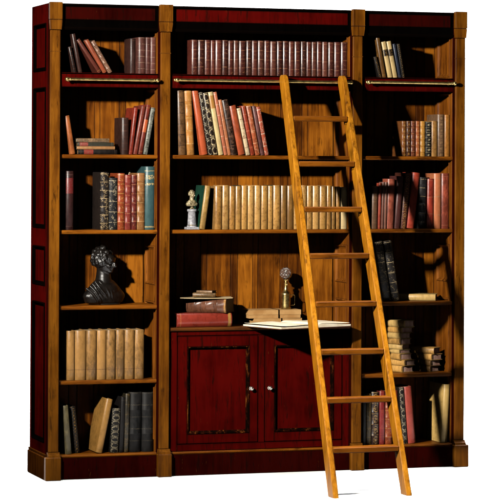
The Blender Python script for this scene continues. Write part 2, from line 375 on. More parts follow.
PALE = lin(222, 196, 140); WHITE = lin(225, 215, 195)
SP = {  # name: (spine colour, kind, accent, extra label, keyword settings)
 'umber': (lin(58, 36, 30), 'lines', lin(110, 70, 52), None, {}),
 'umber2': (lin(66, 40, 34), 'plain', lin(120, 80, 60), None, {}),
 'umber_gold': (lin(120, 82, 38), 'plain', GILT, None, {}),
 'mahogany': (lin(92, 44, 34), 'plain', GILT, None, {}),
 'rust': (lin(150, 74, 48), 'plain', GILT, None, {}),
 'banded_grey': (lin(140, 100, 80), 'bands', lin(205, 180, 150), None, dict(lines=12)),
 'brown_a': (lin(104, 62, 54), 'lines', lin(176, 140, 118), None, {}),
 'brown_b': (lin(92, 52, 46), 'lines', lin(160, 120, 100), None, {}),
 'orange_brown': (lin(176, 98, 50), 'plain', GILT, None, {}),
 'red_a': (lin(146, 50, 34), 'plain', lin(190, 90, 70), None, {}),
 'maroon_b': (lin(116, 50, 38), 'lines', lin(150, 90, 70), None, {}),
 'red_label': (lin(132, 52, 38), 'plain', GILT, (.45, .7, lin(205, 90, 52)), {}),
 'marbled': (lin(150, 150, 138), 'ornate', lin(20, 22, 20), None, dict(amp=.5)),
 'maroon_redlabel': (lin(66, 34, 32), 'plain', lin(120, 90, 80), (.62, .88, lin(120, 34, 34)), {}),
 'black_ornate': (lin(34, 28, 26), 'ornate', lin(206, 176, 130), None, dict(lines=7)),
 'black_ornate2': (lin(30, 30, 32), 'ornate', lin(186, 170, 140), None, dict(lines=5)),
 'orange_bands': (lin(158, 70, 36), 'bands', lin(224, 168, 96), None, dict(lines=6)),
 'maroon_a': (lin(132, 50, 42), 'bands', lin(196, 130, 90), None, dict(lines=6)),
 'tan_brown': (lin(160, 108, 62), 'bands', lin(204, 160, 104), None, dict(lines=6)),
 'teal': (lin(58, 88, 90), 'title', lin(214, 186, 130), None, {}),
 'tan_plain': (lin(190, 140, 78), 'low', lin(112, 66, 30), None, dict(amp=.32, var=.22)),
 'pale_board': (lin(150, 136, 98), 'plain', lin(60, 44, 30), None, {}),
 'black_dots': (lin(26, 22, 20), 'dots', lin(176, 130, 66), None, dict(lines=14)),
 'black_dots2': (lin(24, 22, 22), 'dots', lin(160, 128, 84), None, dict(lines=18)),
 'ochre': (lin(204, 150, 78), 'plain', lin(120, 76, 30), None, dict(amp=.2)),
 'black_chain': (lin(30, 28, 26), 'chain', lin(196, 180, 150), None, dict(lines=8)),
 'black_plain': (lin(32, 28, 27), 'plain', lin(100, 90, 76), None, {}),
 'black_olive': (lin(50, 44, 30), 'ornate', lin(120, 96, 58), None, {}),
 'black_leather': (lin(36, 34, 33), 'lines', lin(84, 76, 62), None, dict(amp=.6, lines=5, rough=.55)),
 'brown_set': (lin(94, 44, 34), 'bands', lin(160, 108, 78), None, dict(lines=4, var=.4, spec=.5, rough=.30)),
 'brown_set2': (lin(84, 38, 30), 'bands', lin(164, 106, 72), None, dict(lines=4, var=.4, spec=.5, rough=.30)),
 'brown_set3': (lin(100, 54, 42), 'bands', lin(168, 116, 86), None, dict(lines=4, var=.4, spec=.5, rough=.30)),
 'speckled': (lin(120, 84, 50), 'ornate', lin(52, 34, 22), None, dict(amp=.4)),
 'golden_bands': (lin(190, 128, 62), 'bands', lin(226, 178, 110), None, dict(lines=5)),
 'orange_a': (lin(190, 88, 50), 'plain', lin(150, 56, 36), None, dict(amp=.22)),
 'orange_b': (lin(192, 98, 58), 'ornate', lin(226, 164, 124), None, dict(lines=4)),
 'red_orange': (lin(176, 70, 42), 'lines', lin(220, 150, 110), None, {}),
 'chain_a': (lin(36, 28, 24), 'chain', lin(206, 192, 164), None, dict(lines=8)),
 'chain_b': (lin(52, 38, 28), 'chain', lin(214, 190, 146), None, dict(lines=7)),
 'cream_label': (lin(236, 206, 146), 'plain', lin(180, 140, 80), (.74, .94, lin(190, 132, 62)), dict(amp=.12)),
 'pink_thin': (lin(194, 112, 80), 'lines', lin(230, 190, 160), None, {}),
 'pink_b': (lin(188, 116, 76), 'lines', lin(214, 160, 130), None, {}),
 'dark_speck': (lin(96, 66, 52), 'ornate', lin(130, 92, 72), None, dict(amp=.5)),
 'cream_brown': (lin(226, 200, 160), 'ornate', lin(120, 62, 36), None, dict(lines=5)),
 'mauve': (lin(128, 82, 78), 'plain', lin(170, 120, 110), None, {}),
 'red_white': (lin(172, 80, 54), 'ornate', lin(226, 200, 176), None, dict(lines=4)),
 'tan_green': (lin(214, 170, 96), 'mottle', lin(150, 104, 48), None, dict(amp=.25)),
 'tan_set': (lin(202, 150, 78), 'mottle', lin(134, 84, 34), None, dict(amp=.26, lines=5, var=.3, spec=.4, rough=.3)),
 'tan_set2': (lin(192, 138, 68), 'mottle', lin(124, 76, 30), None, dict(amp=.3, lines=5, var=.3, spec=.4, rough=.3)),
 'tan_set3': (lin(210, 160, 90), 'mottle', lin(142, 92, 40), None, dict(amp=.24, lines=5, var=.3, spec=.4, rough=.3)),
 'cream_set': (lin(226, 196, 142), 'plain', lin(170, 130, 80), None, dict(amp=.15)),
 'cream_black': (lin(222, 190, 130), 'plain', lin(170, 130, 70), (.60, .78, lin(34, 26, 20)), dict(amp=.15)),
 'navy': (lin(40, 46, 62), 'plain', lin(120, 116, 110), None, {}),
 'brown_gilt': (lin(128, 76, 36), 'dots', lin(206, 152, 76), None, dict(lines=6)),
 'brown_gilt2': (lin(98, 56, 32), 'dots', lin(190, 134, 66), None, dict(lines=6)),
 'redbrown_gilt': (lin(124, 62, 40), 'bands', lin(204, 146, 84), None, dict(lines=6)),
 'orange_gilt': (lin(166, 88, 46), 'dots', lin(222, 160, 88), None, dict(lines=6)),
 'yellow_tan': (lin(198, 140, 60), 'bands', lin(150, 80, 34), None, dict(lines=6)),
 'black_bands': (lin(40, 36, 32), 'dots', lin(210, 192, 150), None, dict(lines=7)),
 'tan_spot': (lin(184, 132, 68), 'mottle', lin(128, 80, 36), None, dict(lines=6)),
 'greybrown': (lin(124, 92, 66), 'dots', lin(176, 138, 96), None, dict(lines=7)),
 'orange_tan': (lin(196, 128, 54), 'plain', lin(150, 90, 36), None, {}),
 'umber_tan': (lin(112, 80, 58), 'ornate', lin(146, 108, 78), None, {}),
 'red_thin': (lin(170, 70, 50), 'plain', GILT, None, {}),
 'dark_pink': (lin(120, 78, 66), 'plain', lin(196, 150, 120), None, {}),
 'dark_pink2': (lin(140, 92, 76), 'plain', lin(196, 150, 120), None, {}),
 'dusty_red': (lin(178, 92, 70), 'plain', lin(180, 120, 96), None, dict(amp=.35)),
 'plum': (lin(86, 46, 42), 'plain', lin(100, 64, 60), None, {}),
 'brown_dots': (lin(86, 44, 32), 'rosette', lin(190, 140, 80), None, dict(lines=6)),
 'red_b': (lin(178, 68, 48), 'plain', lin(120, 40, 30), None, dict(amp=.35)),
 'black_gbands': (lin(34, 32, 32), 'lines', lin(186, 160, 116), None, dict(lines=6)),
 'red_c': (lin(184, 66, 48), 'lines', lin(200, 110, 80), None, dict(lines=3)),
 'pinktan': (lin(206, 122, 80), 'lines', lin(206, 150, 112), None, dict(lines=3)),
 'pinkred': (lin(204, 96, 70), 'plain', lin(206, 130, 100), None, dict(amp=.35)),
 'black_filigree': (lin(38, 33, 30), 'ornate', lin(206, 182, 140), None, dict(lines=6)),
 'olive_gilt': (lin(98, 78, 42), 'ornate', lin(180, 140, 70), None, {}),
 'brown_rosette': (lin(58, 34, 26), 'rosette', lin(206, 166, 106), None, dict(lines=5)),
 'red_d': (lin(150, 42, 42), 'ornate', lin(186, 90, 70), None, {}),
 'black_chain2': (lin(36, 30, 28), 'chain', lin(206, 190, 160), None, dict(lines=8)),
 'coral': (lin(204, 88, 72), 'plain', lin(170, 60, 50), None, dict(amp=.2)),
 'cream_yellow': (lin(250, 206, 124), 'plain', lin(190, 150, 80), None, dict(amp=.1)),
 'flat_redlabel': (lin(40, 34, 32), 'plain', lin(120, 100, 80), (.62, .86, lin(150, 52, 44)), {}),
 'flat_tan': (lin(168, 120, 76), 'plain', lin(120, 80, 44), None, {}),
 'flat_green': (lin(56, 54, 44), 'plain', lin(160, 150, 130), (.72, .95, lin(150, 56, 48)), {}),
 'flat_ornate': (lin(168, 132, 96), 'ornate', lin(66, 46, 32), None, {}),
 'desk_red': (lin(146, 52, 38), 'plain', lin(210, 160, 90), (.02, .07, lin(206, 150, 76)), dict(rough=.28)),
 'desk_brown': (lin(122, 76, 54), 'lines', lin(66, 38, 26), (.0, .045, lin(206, 150, 84)), dict(lines=3, rough=.28)),
 'booklet': (lin(150, 116, 74), 'ornate', lin(90, 64, 38), None, {}),
 'stack_cream': (lin(240, 196, 120), 'plain', lin(150, 110, 60), None, dict(amp=.16)),
 'stack_tan': (lin(222, 168, 92), 'lines', lin(150, 106, 52), None, dict(lines=4)),
 'stack_brown': (lin(150, 110, 62), 'plain', lin(110, 76, 40), None, {}),
}
BD = {  # board colours that differ from the spine
 'tan_set': lin(30, 58, 48), 'tan_set2': lin(150, 110, 62), 'tan_set3': lin(196, 150, 92), 'tan_green': lin(26, 62, 48), 'tan_plain': lin(190, 140, 82),
 'cream_set': lin(214, 190, 146), 'marbled': lin(96, 96, 84), 'pale_board': lin(176, 160, 122), 'ochre': lin(190, 138, 68), 'black_ornate': lin(40, 32, 28), 'flat_ornate': lin(70, 50, 36),
 'flat_tan': lin(150, 110, 70), 'stack_cream': lin(206, 176, 112), 'cream_yellow': lin(250, 204, 120), 'chain_b': lin(120, 92, 60)}
PG = {'flat_tan': 1, 'pinkred': 1}
BANDS = {'golden_bands': 4, 'orange_bands': 5, 'tan_brown': 5, 'black_gbands': 5, 'black_leather': 2, 'maroon_a': 5, 'brown_gilt': 5, 'brown_gilt2': 5, 'redbrown_gilt': 5,
         'orange_gilt': 5, 'brown_rosette': 4, 'yellow_tan': 5, 'black_bands': 5, 'desk_brown': 3, 'black_ornate': 5, 'banded_grey': 5, 'chain_a': 0}
STY = {}
for k_, (c_, kind_, acc_, lab_, kw_) in SP.items():
    bc_ = BD.get(k_, tuple(x*.85 for x in c_[:3])+(1,))
    pm_ = pg_pink if k_.startswith('stack') else (pg_red if k_ in ('brown_dots', 'red_c', 'dark_pink') else (pg_brown if c_[0] < .12 else pg_cream))
    if max(c_[:3]) < .012: kw_ = dict(dict(rough=.5, spec=.12), **kw_)
    STY[k_] = (spine_mat(k_, c_, kind_, acc_, lab_, **kw_), board_mat(k_, bc_), BANDS.get(k_, 0), pm_)


# ------------------------------------------------------------------ the sweep the furniture stands on
def sweep():
    prof = [(-3.2, 0), (4.0, 0)]
    for k in range(1, 13):
        a = pi/2*k/12; prof.append((4.0+1.6*sin(a), 1.6-1.6*cos(a)))
    prof.append((5.6, 6.5))
    V = []; F = []
    for x in (-4.5, 9.5):
        for y, z in prof: V.append((x, y, z))
    n = len(prof)
    for i in range(n-1): F.append([i, n+i, n+i+1, i+1])
    m = MB(); m.add(V, F); o = m.build('floor', white_floor, None, 40); o['kind'] = 'structure'
    return o
fl = sweep()

# ------------------------------------------------------------------ bookcase
W, H = 2.26, 2.4
WALLS = [(0, .066), (.5745, .6435), (1.6165, 1.6855), (2.194, 2.26)]
BAYS = [(.066, .5745), (.6435, 1.6165), (1.6855, 2.194)]
BACK = .295
bc = thing('bookcase', 'tall antique red and golden wood bookcase with three bays and a double door cabinet', 'bookcase', (W/2, .2, 0))
BO = bc.location.copy()
def mb(): return MB(BO)
def bb(name, mat, *boxes, b=.0015, parent=None):
    m = mb()
    for x in boxes: m.box(*x, b=b)
    return m.build(name, mat, parent or bc)
TZ = 2.265
MPROF = [(0, .010), (0, -.003), (.004, -.006), (.008, -.003), (.013, .004), (.020, .0075), (.020, .010)]
OPEN = [(.1825, .8854), (.9715, 1.169), (1.2607, 1.973), (2.0568, 2.2965)]
for i, (x0, x1) in enumerate(WALLS):
    red_l = i == 0; red_r = i == 3
    nm = 'side_panel' if i in (0, 3) else 'partition'
    bl = paint_red if red_l else wood_wall; br = paint_red if red_r else wood_wall
    top = H-.004 if i in (0, 3) else 2.39
    yb = .40 if i in (0, 3) else BACK-.002
    core = bb(nm, wood_wall, (x0+.017, x1-.017, .046, yb, .002, top-.002))
    bb('front_stile', paint_dark, (x0, x1, .028, .0455, .004, top), parent=core)
    ya, ye = .075, (.345 if i in (0, 3) else BACK-.04)
    for side, mt, xa, xb, at, sg in ((0, bl, x0, x0+.0165, x0, 1), (1, br, x1-.0165, x1, x1, -1)):
        outer = (i == 0 and side == 0) or (i == 3 and side == 1)
        yend = .40 if i in (0, 3) else BACK-.003
        ze = [.004]+[z for o in OPEN for z in o]+[top]
        boxes = [(xa, xb, .0458, ya, .004, top), (xa, xb, ye if outer else BACK-.045, yend, .004, top)]
        y2 = ye if outer else BACK-.045
        for k in range(0, len(ze), 2): boxes.append((xa, xb, ya+.0003, y2-.0003, ze[k], ze[k+1]))
        fr = bb('panel_frame', mt, *boxes, parent=core)
        m = mb(); mm = mb()
        for z0, z1 in OPEN:
            mm.frame_sweep(ya, y2, z0, z1, MPROF, 'X', at, sg)
            d0, d1 = sorted((at+sg*.0085, at+sg*.0155)); m.box(d0, d1, ya+.012, y2-.012, z0+.012, z1-.012)
        m.build('recessed_panel', mt, core)
        mm.build('moulding', black_trim if outer else wood_wall, core)
# front posts with head blocks and base blocks
for i, (x0, x1) in enumerate(WALLS):
    px = x0+.0065 if i in (0, 3) else x0+.0078
    pw = .0525
    p = bb('post', wood_post, (px, px+pw, .012, .0278, .1405, 2.2595), b=.003)
    m = mb(); m.box(x0, x1, -.001, .0276, 2.3125, H, b=.002)
    m.prism([(x0+.0015, 2.3105), (x1-.0015, 2.3105), (x1-.0015, 2.300), (px+pw+.002, 2.262), (px-.002, 2.262), (x0+.0015, 2.300)], 1, .002, .0277)
    m.build('head_block', wood_post, p)
    bb('black_bead', black_trim, (x0+.003, x1-.003, .004, .0272, 2.3106, 2.3124), b=.0006, parent=p)  # thin black moulding line below the head block
    bb('collar', wood_post, (px-.0015, px+pw+.0015, .0105, .0276, 2.150, 2.156), b=.0015, parent=p)
    ex0 = x0-.012 if i == 0 else x0-.002; ex1 = x1+.012 if i == 3 else x1+.002
    m = mb(); m.box(ex0, ex1, -.012, .0274, 0, .1165, b=.004)
    m.prism([(-.008, .1168), (.0274, .1168), (.0274, .140), (.0095, .140), (.006, .132), (-.004, .127)], 0, px-.005, px+pw+.005)
    m.build('base_block', wood_post, p)
# plinth returns on both outer sides
for sx, x in ((-1, 0), (1, W)):
    xa, xb = sorted((x+sx*.012, x-sx*.0005))
    m = mb(); m.box(xa, xb, .0278, .402, 0, .1165, b=.004)
    xc, xd = sorted((x+sx*.007, x-sx*.0004)); m.box(xc, xd, .0279, .401, .1168, .130, b=.003)
    m.build('plinth_return', wood_plinth, bc)
rnd = random.Random(7)
def planks(x0, x1, z0, z1):
    """tongue and groove boards: wide planks between narrow beads, one mesh with a tone for each board"""
    V = []; F = []; tone = []; x = x0; k = 0
    while x < x1-1e-4:
        wd = (.118, .042, .088, .032)[k % 4]*rnd.uniform(.85, 1.15); e = min(x+wd, x1)
        if x1-e < .03: e = x1
        n = len(V); g = .003
        for z in (z0, z1):
            V += [(x, BACK+.006, z), (x+g, BACK, z), (e-g, BACK, z), (e, BACK+.006, z)]
        t = rnd.random()
        for j in range(3): F.append([n+j, n+j+1, n+j+5, n+j+4]); tone.append(t)
        x = e; k += 1
    n = len(V); V += [(x0, BACK+.0065, z0), (x1, BACK+.0065, z0), (x1, BACK+.0065, z1), (x0, BACK+.0065, z1), (x0, BACK+.015, z0), (x1, BACK+.015, z0), (x1, BACK+.015, z1), (x0, BACK+.015, z1)]
    for q in ((0, 1, 2, 3), (4, 7, 6, 5), (0, 4, 5, 1), (2, 6, 7, 3)): F.append([n+j for j in q]); tone.append(.5)
    me = bpy.data.meshes.new('back_panel'); me.from_pydata([Vector(v)-BO for v in V], [], F)
    a = me.attributes.new('tone', 'FLOAT', 'FACE'); a.data.foreach_set('value', tone); me.update()
    return mesh_obj('back_panel', me, wood_back, bc)
SHELF = [1.635, 1.253, .871, .494]
for bi, (x0, x1) in enumerate(BAYS):
    planks(x0+.0005, x1-.0005, .10, 2.3795)
    a, b = x0+.0006, x1-.0006
    for z in (SHELF if bi != 1 else SHELF[:2]):
        m = mb(); yf = .036
        m.prism([(BACK-.001, z), (yf+.004, z), (yf+.001, z-.003), (yf, z-.009), (yf+.0015, z-.016), (yf+.005, z-.0195), (BACK-.001, z-.0195)], 0, a, b)
        m.build('shelf', wood_shelf, bc)
    bb('shelf', wood_shelf, (a, b, .0465, BACK-.001, 2.024, 2.046))
    # red rail board under the top shelf, with its brass rail
    fa = bb('rail_board', paint_red, (a, b, .030, .046, 1.9755, 2.048), b=.002)
    bb('bead', black_trim, (a, b, .027, .0298, 2.0405, 2.0465), b=.001, parent=fa)
    rx0, rx1 = ((.089, .5515), (.663, 1.597), (1.704, 2.177))[bi]; rz = 2.0125+.004*bi
    rl = mb(); rl.tube([(rx0, -.02, rz), (rx1, -.02, rz)], .0072, 12); R_ = rl.build('brass_rail', brass, bc, 40)
    for e, sg in ((rx0, -1), (rx1, 1)):
        m = mb(); m.ball((e+sg*.004, -.02, rz), .0108); m.ball((e-sg*.012, -.02, rz), (.006, .008, .008))
        if sg < 0 and bi: m.ball((e-.015, -.02, rz), (.008, .008, .008))
        m.build('finial', brass, R_, 40)
    for e in (rx0+.012, rx1-.012):
        m = mb(); m.tube([(e, -.018, rz), (e, .0295, rz)], .0045, 10); m.tube([(e, .026, rz), (e, .0298, rz)], .011, 14); m.build('bracket', brass, R_, 40)
    # frieze
    z0f, z1f = 2.263, 2.396
    f = bb('frieze', black_trim, (a, b, .031, .046, z0f, z1f), b=.002)  # black border board; its lower strip stands in for the shaded recess
    bb('frieze_panel', paint_dark if bi != 1 else paint_red, (x0+.022, x1-.018, .0265, .0308, 2.316, 2.379), b=.002, parent=f)
    bb('frieze_bead', black_trim, (a, b, .022, .0308, 2.385, 2.3955), (a, b, .026, .0308, 2.268, 2.278), b=.003, parent=f)
    # bottom shelf and plinth board
    m = mb(); m.prism([(BACK-.001, .122), (.030, .122), (.0265, .1185), (.0265, .113), (.030, .109), (BACK-.001, .109)], 0, a, b); m.build('bottom_shelf', wood_shelf, bc)
    bb('plinth_board', paint_dark, (a, b, .020, .036, .001, .1085), b=.002)
bb('backing_board', wood_wall, (.0675, W-.0675, BACK+.0155, BACK+.022, .003, 2.3805))
bb('top_board', black_trim, (.0675, W-.0675, .0465, .40, 2.381, 2.395))
# cupboard under the desk shelf
x0, x1 = BAYS[1]
m = mb(); m.prism([(BACK-.001, .7535), (.021, .7535), (.0175, .750), (.016, .745), (.0185, .739), (.023, .7357), (BACK-.001, .7357)], 0, x0+.0006, x1-.0006)
m.build('desk_shelf', wood_desk, bc)
bb('face_frame', paint_red, (x0+.0006, .683, .032, .050, .123, .7352), (1.577, x1-.0006, .032, .050, .123, .7352), (1.1165, 1.1525, .032, .050, .158, .711),
   (.6835, 1.5765, .032, .050, .7115, .7352), (.6835, 1.5765, .032, .050, .123, .1575), b=.002)
for dx0, dx1, kx in ((.6865, 1.1135, 1.0745), (1.1555, 1.574, 1.176)):
    z0, z1 = .161, .7085; sx = .049; a0, a1, b0, b1 = dx0+sx, dx1-sx+.003, .2095, .6545
    d = bb('door', paint_red, (dx0, a0, .0275, .046, z0, z1), (a1, dx1, .0275, .046, z0, z1), (a0+.0003, a1-.0003, .0275, .046, z0, b0), (a0+.0003, a1-.0003, .0275, .046, b1, z1), b=.002)
    m = mb(); m.frame_sweep(a0, a1, b0, b1, [(0, .016), (0, -.002), (.003, -.004), (.006, -.002), (.011, .007), (.016, .0115), (.016, .016)], 'Y', .0275, 1)
    m.build('moulding', mould_mat, d)
    bb('door_panel', paint_red, (a0+.010, a1-.010, .0395, .0445, b0+.010, b1-.010), parent=d)
    m = mb(); T = Matrix.Translation((kx, .0275, .437)) @ Matrix.Rotation(pi/2, 4, 'X')
    m.lathe([(.010, 0), (.010, .002), (.0045, .004), (.004, .012), (.0095, .016), (.0108, .020), (.008, .025), (.003, .027)], T=T, n=20); m.build('knob', steel, d, 50)

# ------------------------------------------------------------------ library ladder
LK = .46; LY = -1.030
lad = thing('library_ladder', 'golden wooden library ladder with eight dark rungs leaning on the brass rail of the bookcase', 'ladder', (1.35, -1.0, 0))
LO = lad.location.copy()
def rail(xb, xt, th):
    m = MB(LO); z1 = 2.05; D = .078
    V = []; c = .004
    sec = [(0, c), (c, 0), (th-c, 0), (th, c), (th, D-c), (th-c, D), (c, D), (0, D-c)]
    zs = [0, .3, .7, 1.1, 1.5, 1.9, 2.015, 2.040, 2.0495]
    n = len(sec); F = []
    for i, z in enumerate(zs):
        t = z/2.05; x = xb+(xt-xb)*t; sh = 0 if z <= 2.02 else (.006 if z < 2.045 else .016)
        for sx, sy in sec:
            sy2 = sh+sy*(D-2*sh)/D
            V.append((x+min(max(sx, sh*.5), th-sh*.5), LY+LK*z+sy2, z))
    for i in range(len(zs)-1):
        for k in range(n): F.append([i*n+k, i*n+(k+1) % n, (i+1)*n+(k+1) % n, (i+1)*n+k])
    F.append(list(range(n))[::-1]); F.append([(len(zs)-1)*n+k for k in range(n)])
    m.add(V, F); return m.build('rail', wood_ladder, lad)
rail(1.1505, 1.206, .0285); rail(1.5235, 1.524, .029)
for z in (1.824, 1.593, 1.364, 1.134, .9005, .672, .445, .216):
    t = z/2.05; xa = 1.1505+.0555*t+.0287; xb = 1.5235-.0002; yf = LY+LK*z
    r = MB(LO); r.box(xa, xb, yf+.001, yf+.074, z-.014, z+.013, b=.004); rg = r.build('rung', wood_rung, lad)
    p = MB(LO)
    for xx, sg in ((xa, 1), (xb, -1)): p.tube([(xx+sg*.0002, yf+.03, z-.022), (xx+sg*.006, yf+.03, z-.022)], .007, 10)
    p.build('peg', wood_ladder, rg)
for xx in (1.2195, 1.538):      # brass hooks over the rail
    h = MB(LO); pts = []
    for k in range(9):
        a = pi*k/8; pts.append((xx, -.0205-.0125*cos(a)+.0, 2.0165+.0125*sin(a)))
    h.tube([(xx, -.033, 1.985)]+pts, .0035, 8); h.build('hook', brass, lad)

# ------------------------------------------------------------------ books
def book_parts(root, t, h, d, st, rs, T=None, pages=None, extra=None):
    """cover: boards and a rounded spine with raised bands as one mesh (uv across and up the spine); pages: the block inside"""
    sm, bm_, nb, pm = STY[st]; pages = pages or pm
    bt = min(.0028, t*.14); K = 7; bul = min(t*.26, .018)
    levels = [0, .0025]
    bz = [h*(k+.75)/(nb+.5) for k in range(nb)] if nb else []
    for z in bz: levels += [z-.0035, z-.0022, z+.0022, z+.0035]
    levels += [h-.0025, h]; levels = sorted(levels)
    def ring(z):
        raised = any(abs(z-q) < .003 for q in bz); e = .0012 if z in (0, h) else 0
        o = [(t-e*.3, d), (t-e*.3, bul+.004), (t-.0008, bul+.0015)]
        for k in range(K):
            a = pi*(k+.5)/K; r = 1+(.0013/bul if raised else 0)
            o.append((t/2+(t/2-e*.5)*cos(a), bul-(bul*r-e)*sin(a)))
        o += [(.0008, bul+.0015), (e*.3, bul+.004), (e*.3, d)]
        i = [(bt, d), (bt, bul+.003), (t-bt, bul+.003), (t-bt, d)]
        return o, i
    V = []; F = []; Mi = []; UV = []
    n = None
    for z in levels:
        o, i = ring(z); pts = o+i; n = len(pts); no = len(o)
        V += [(x, y, z) for x, y in pts]
    def uvof(k, z): 
        return (1-min(max((k-2)/(K+1), 0), 1), z/h)
    for li in range(len(levels)-1):
        for k in range(n):
            k2 = (k+1) % n
            F.append([li*n+k, li*n+k2, (li+1)*n+k2, (li+1)*n+k])
            spine = 1 <= k <= no-3
            Mi.append(0 if spine else 1)
            UV.append([uvof(k, levels[li]), uvof(k+1, levels[li]), uvof(k+1, levels[li+1]), uvof(k, levels[li+1])])
    for base, zz in ((0, 0.0), ((len(levels)-1)*n, 1.0)):
        ia, ib, ic, id_ = no, no+1, no+2, no+3      # (bt,d) (bt,in) (t-bt,in) (t-bt,d)
        L = no-1
        q = [[L, ia, ib, L-1], [id_, 0, 1, ic], [1]+list(range(2, no-1))+[ib, ic]]
        for f in q:
            F.append([base+j for j in f]); Mi.append(1 if len(f) == 4 else 0); UV.append([(.5, zz)]*len(f))
    if T is not None: V = [T @ Vector(v) for v in V]
    me = bpy.data.meshes.new('cover'); me.from_pydata([tuple(v) for v in V], [], F)
    uvl = me.uv_layers.new(name='UVMap'); li = 0
    flat = [c for f in UV for p in f for c in p]; uvl.data.foreach_set('uv', flat)
    me.polygons.foreach_set('material_index', Mi)
    bm = bmesh.new(); bm.from_mesh(me); bmesh.ops.recalc_face_normals(bm, faces=bm.faces[:]); bm.to_mesh(me); bm.free()
    me.polygons.foreach_set('use_smooth', [True]*len(me.polygons)); me.set_sharp_from_angle(angle=radians(40)); me.update()
    mesh_obj('cover', me, [sm, bm_], root)
    p = MB(); y0 = bul+.0032; sq = .0035
    V = []; F = []; nn = 9
    for z in (sq, h-sq):
        V += [(bt+.0002, y0, z), (t-bt-.0002, y0, z)]
        for k in range(nn): 
            s_ = k/(nn-1); V.append((t-bt-.0002-(t-2*bt-.0004)*s_, d-.004-.10*t*sin(pi*s_), z))
    n2 = nn+2; F = [list(range(n2))[::-1], list(range(n2, 2*n2))]+[[i, (i+1) % n2, (i+1) % n2+n2, i+n2] for i in range(n2)]
    p.add(V, F, T=T); p.build('pages', pages, root)
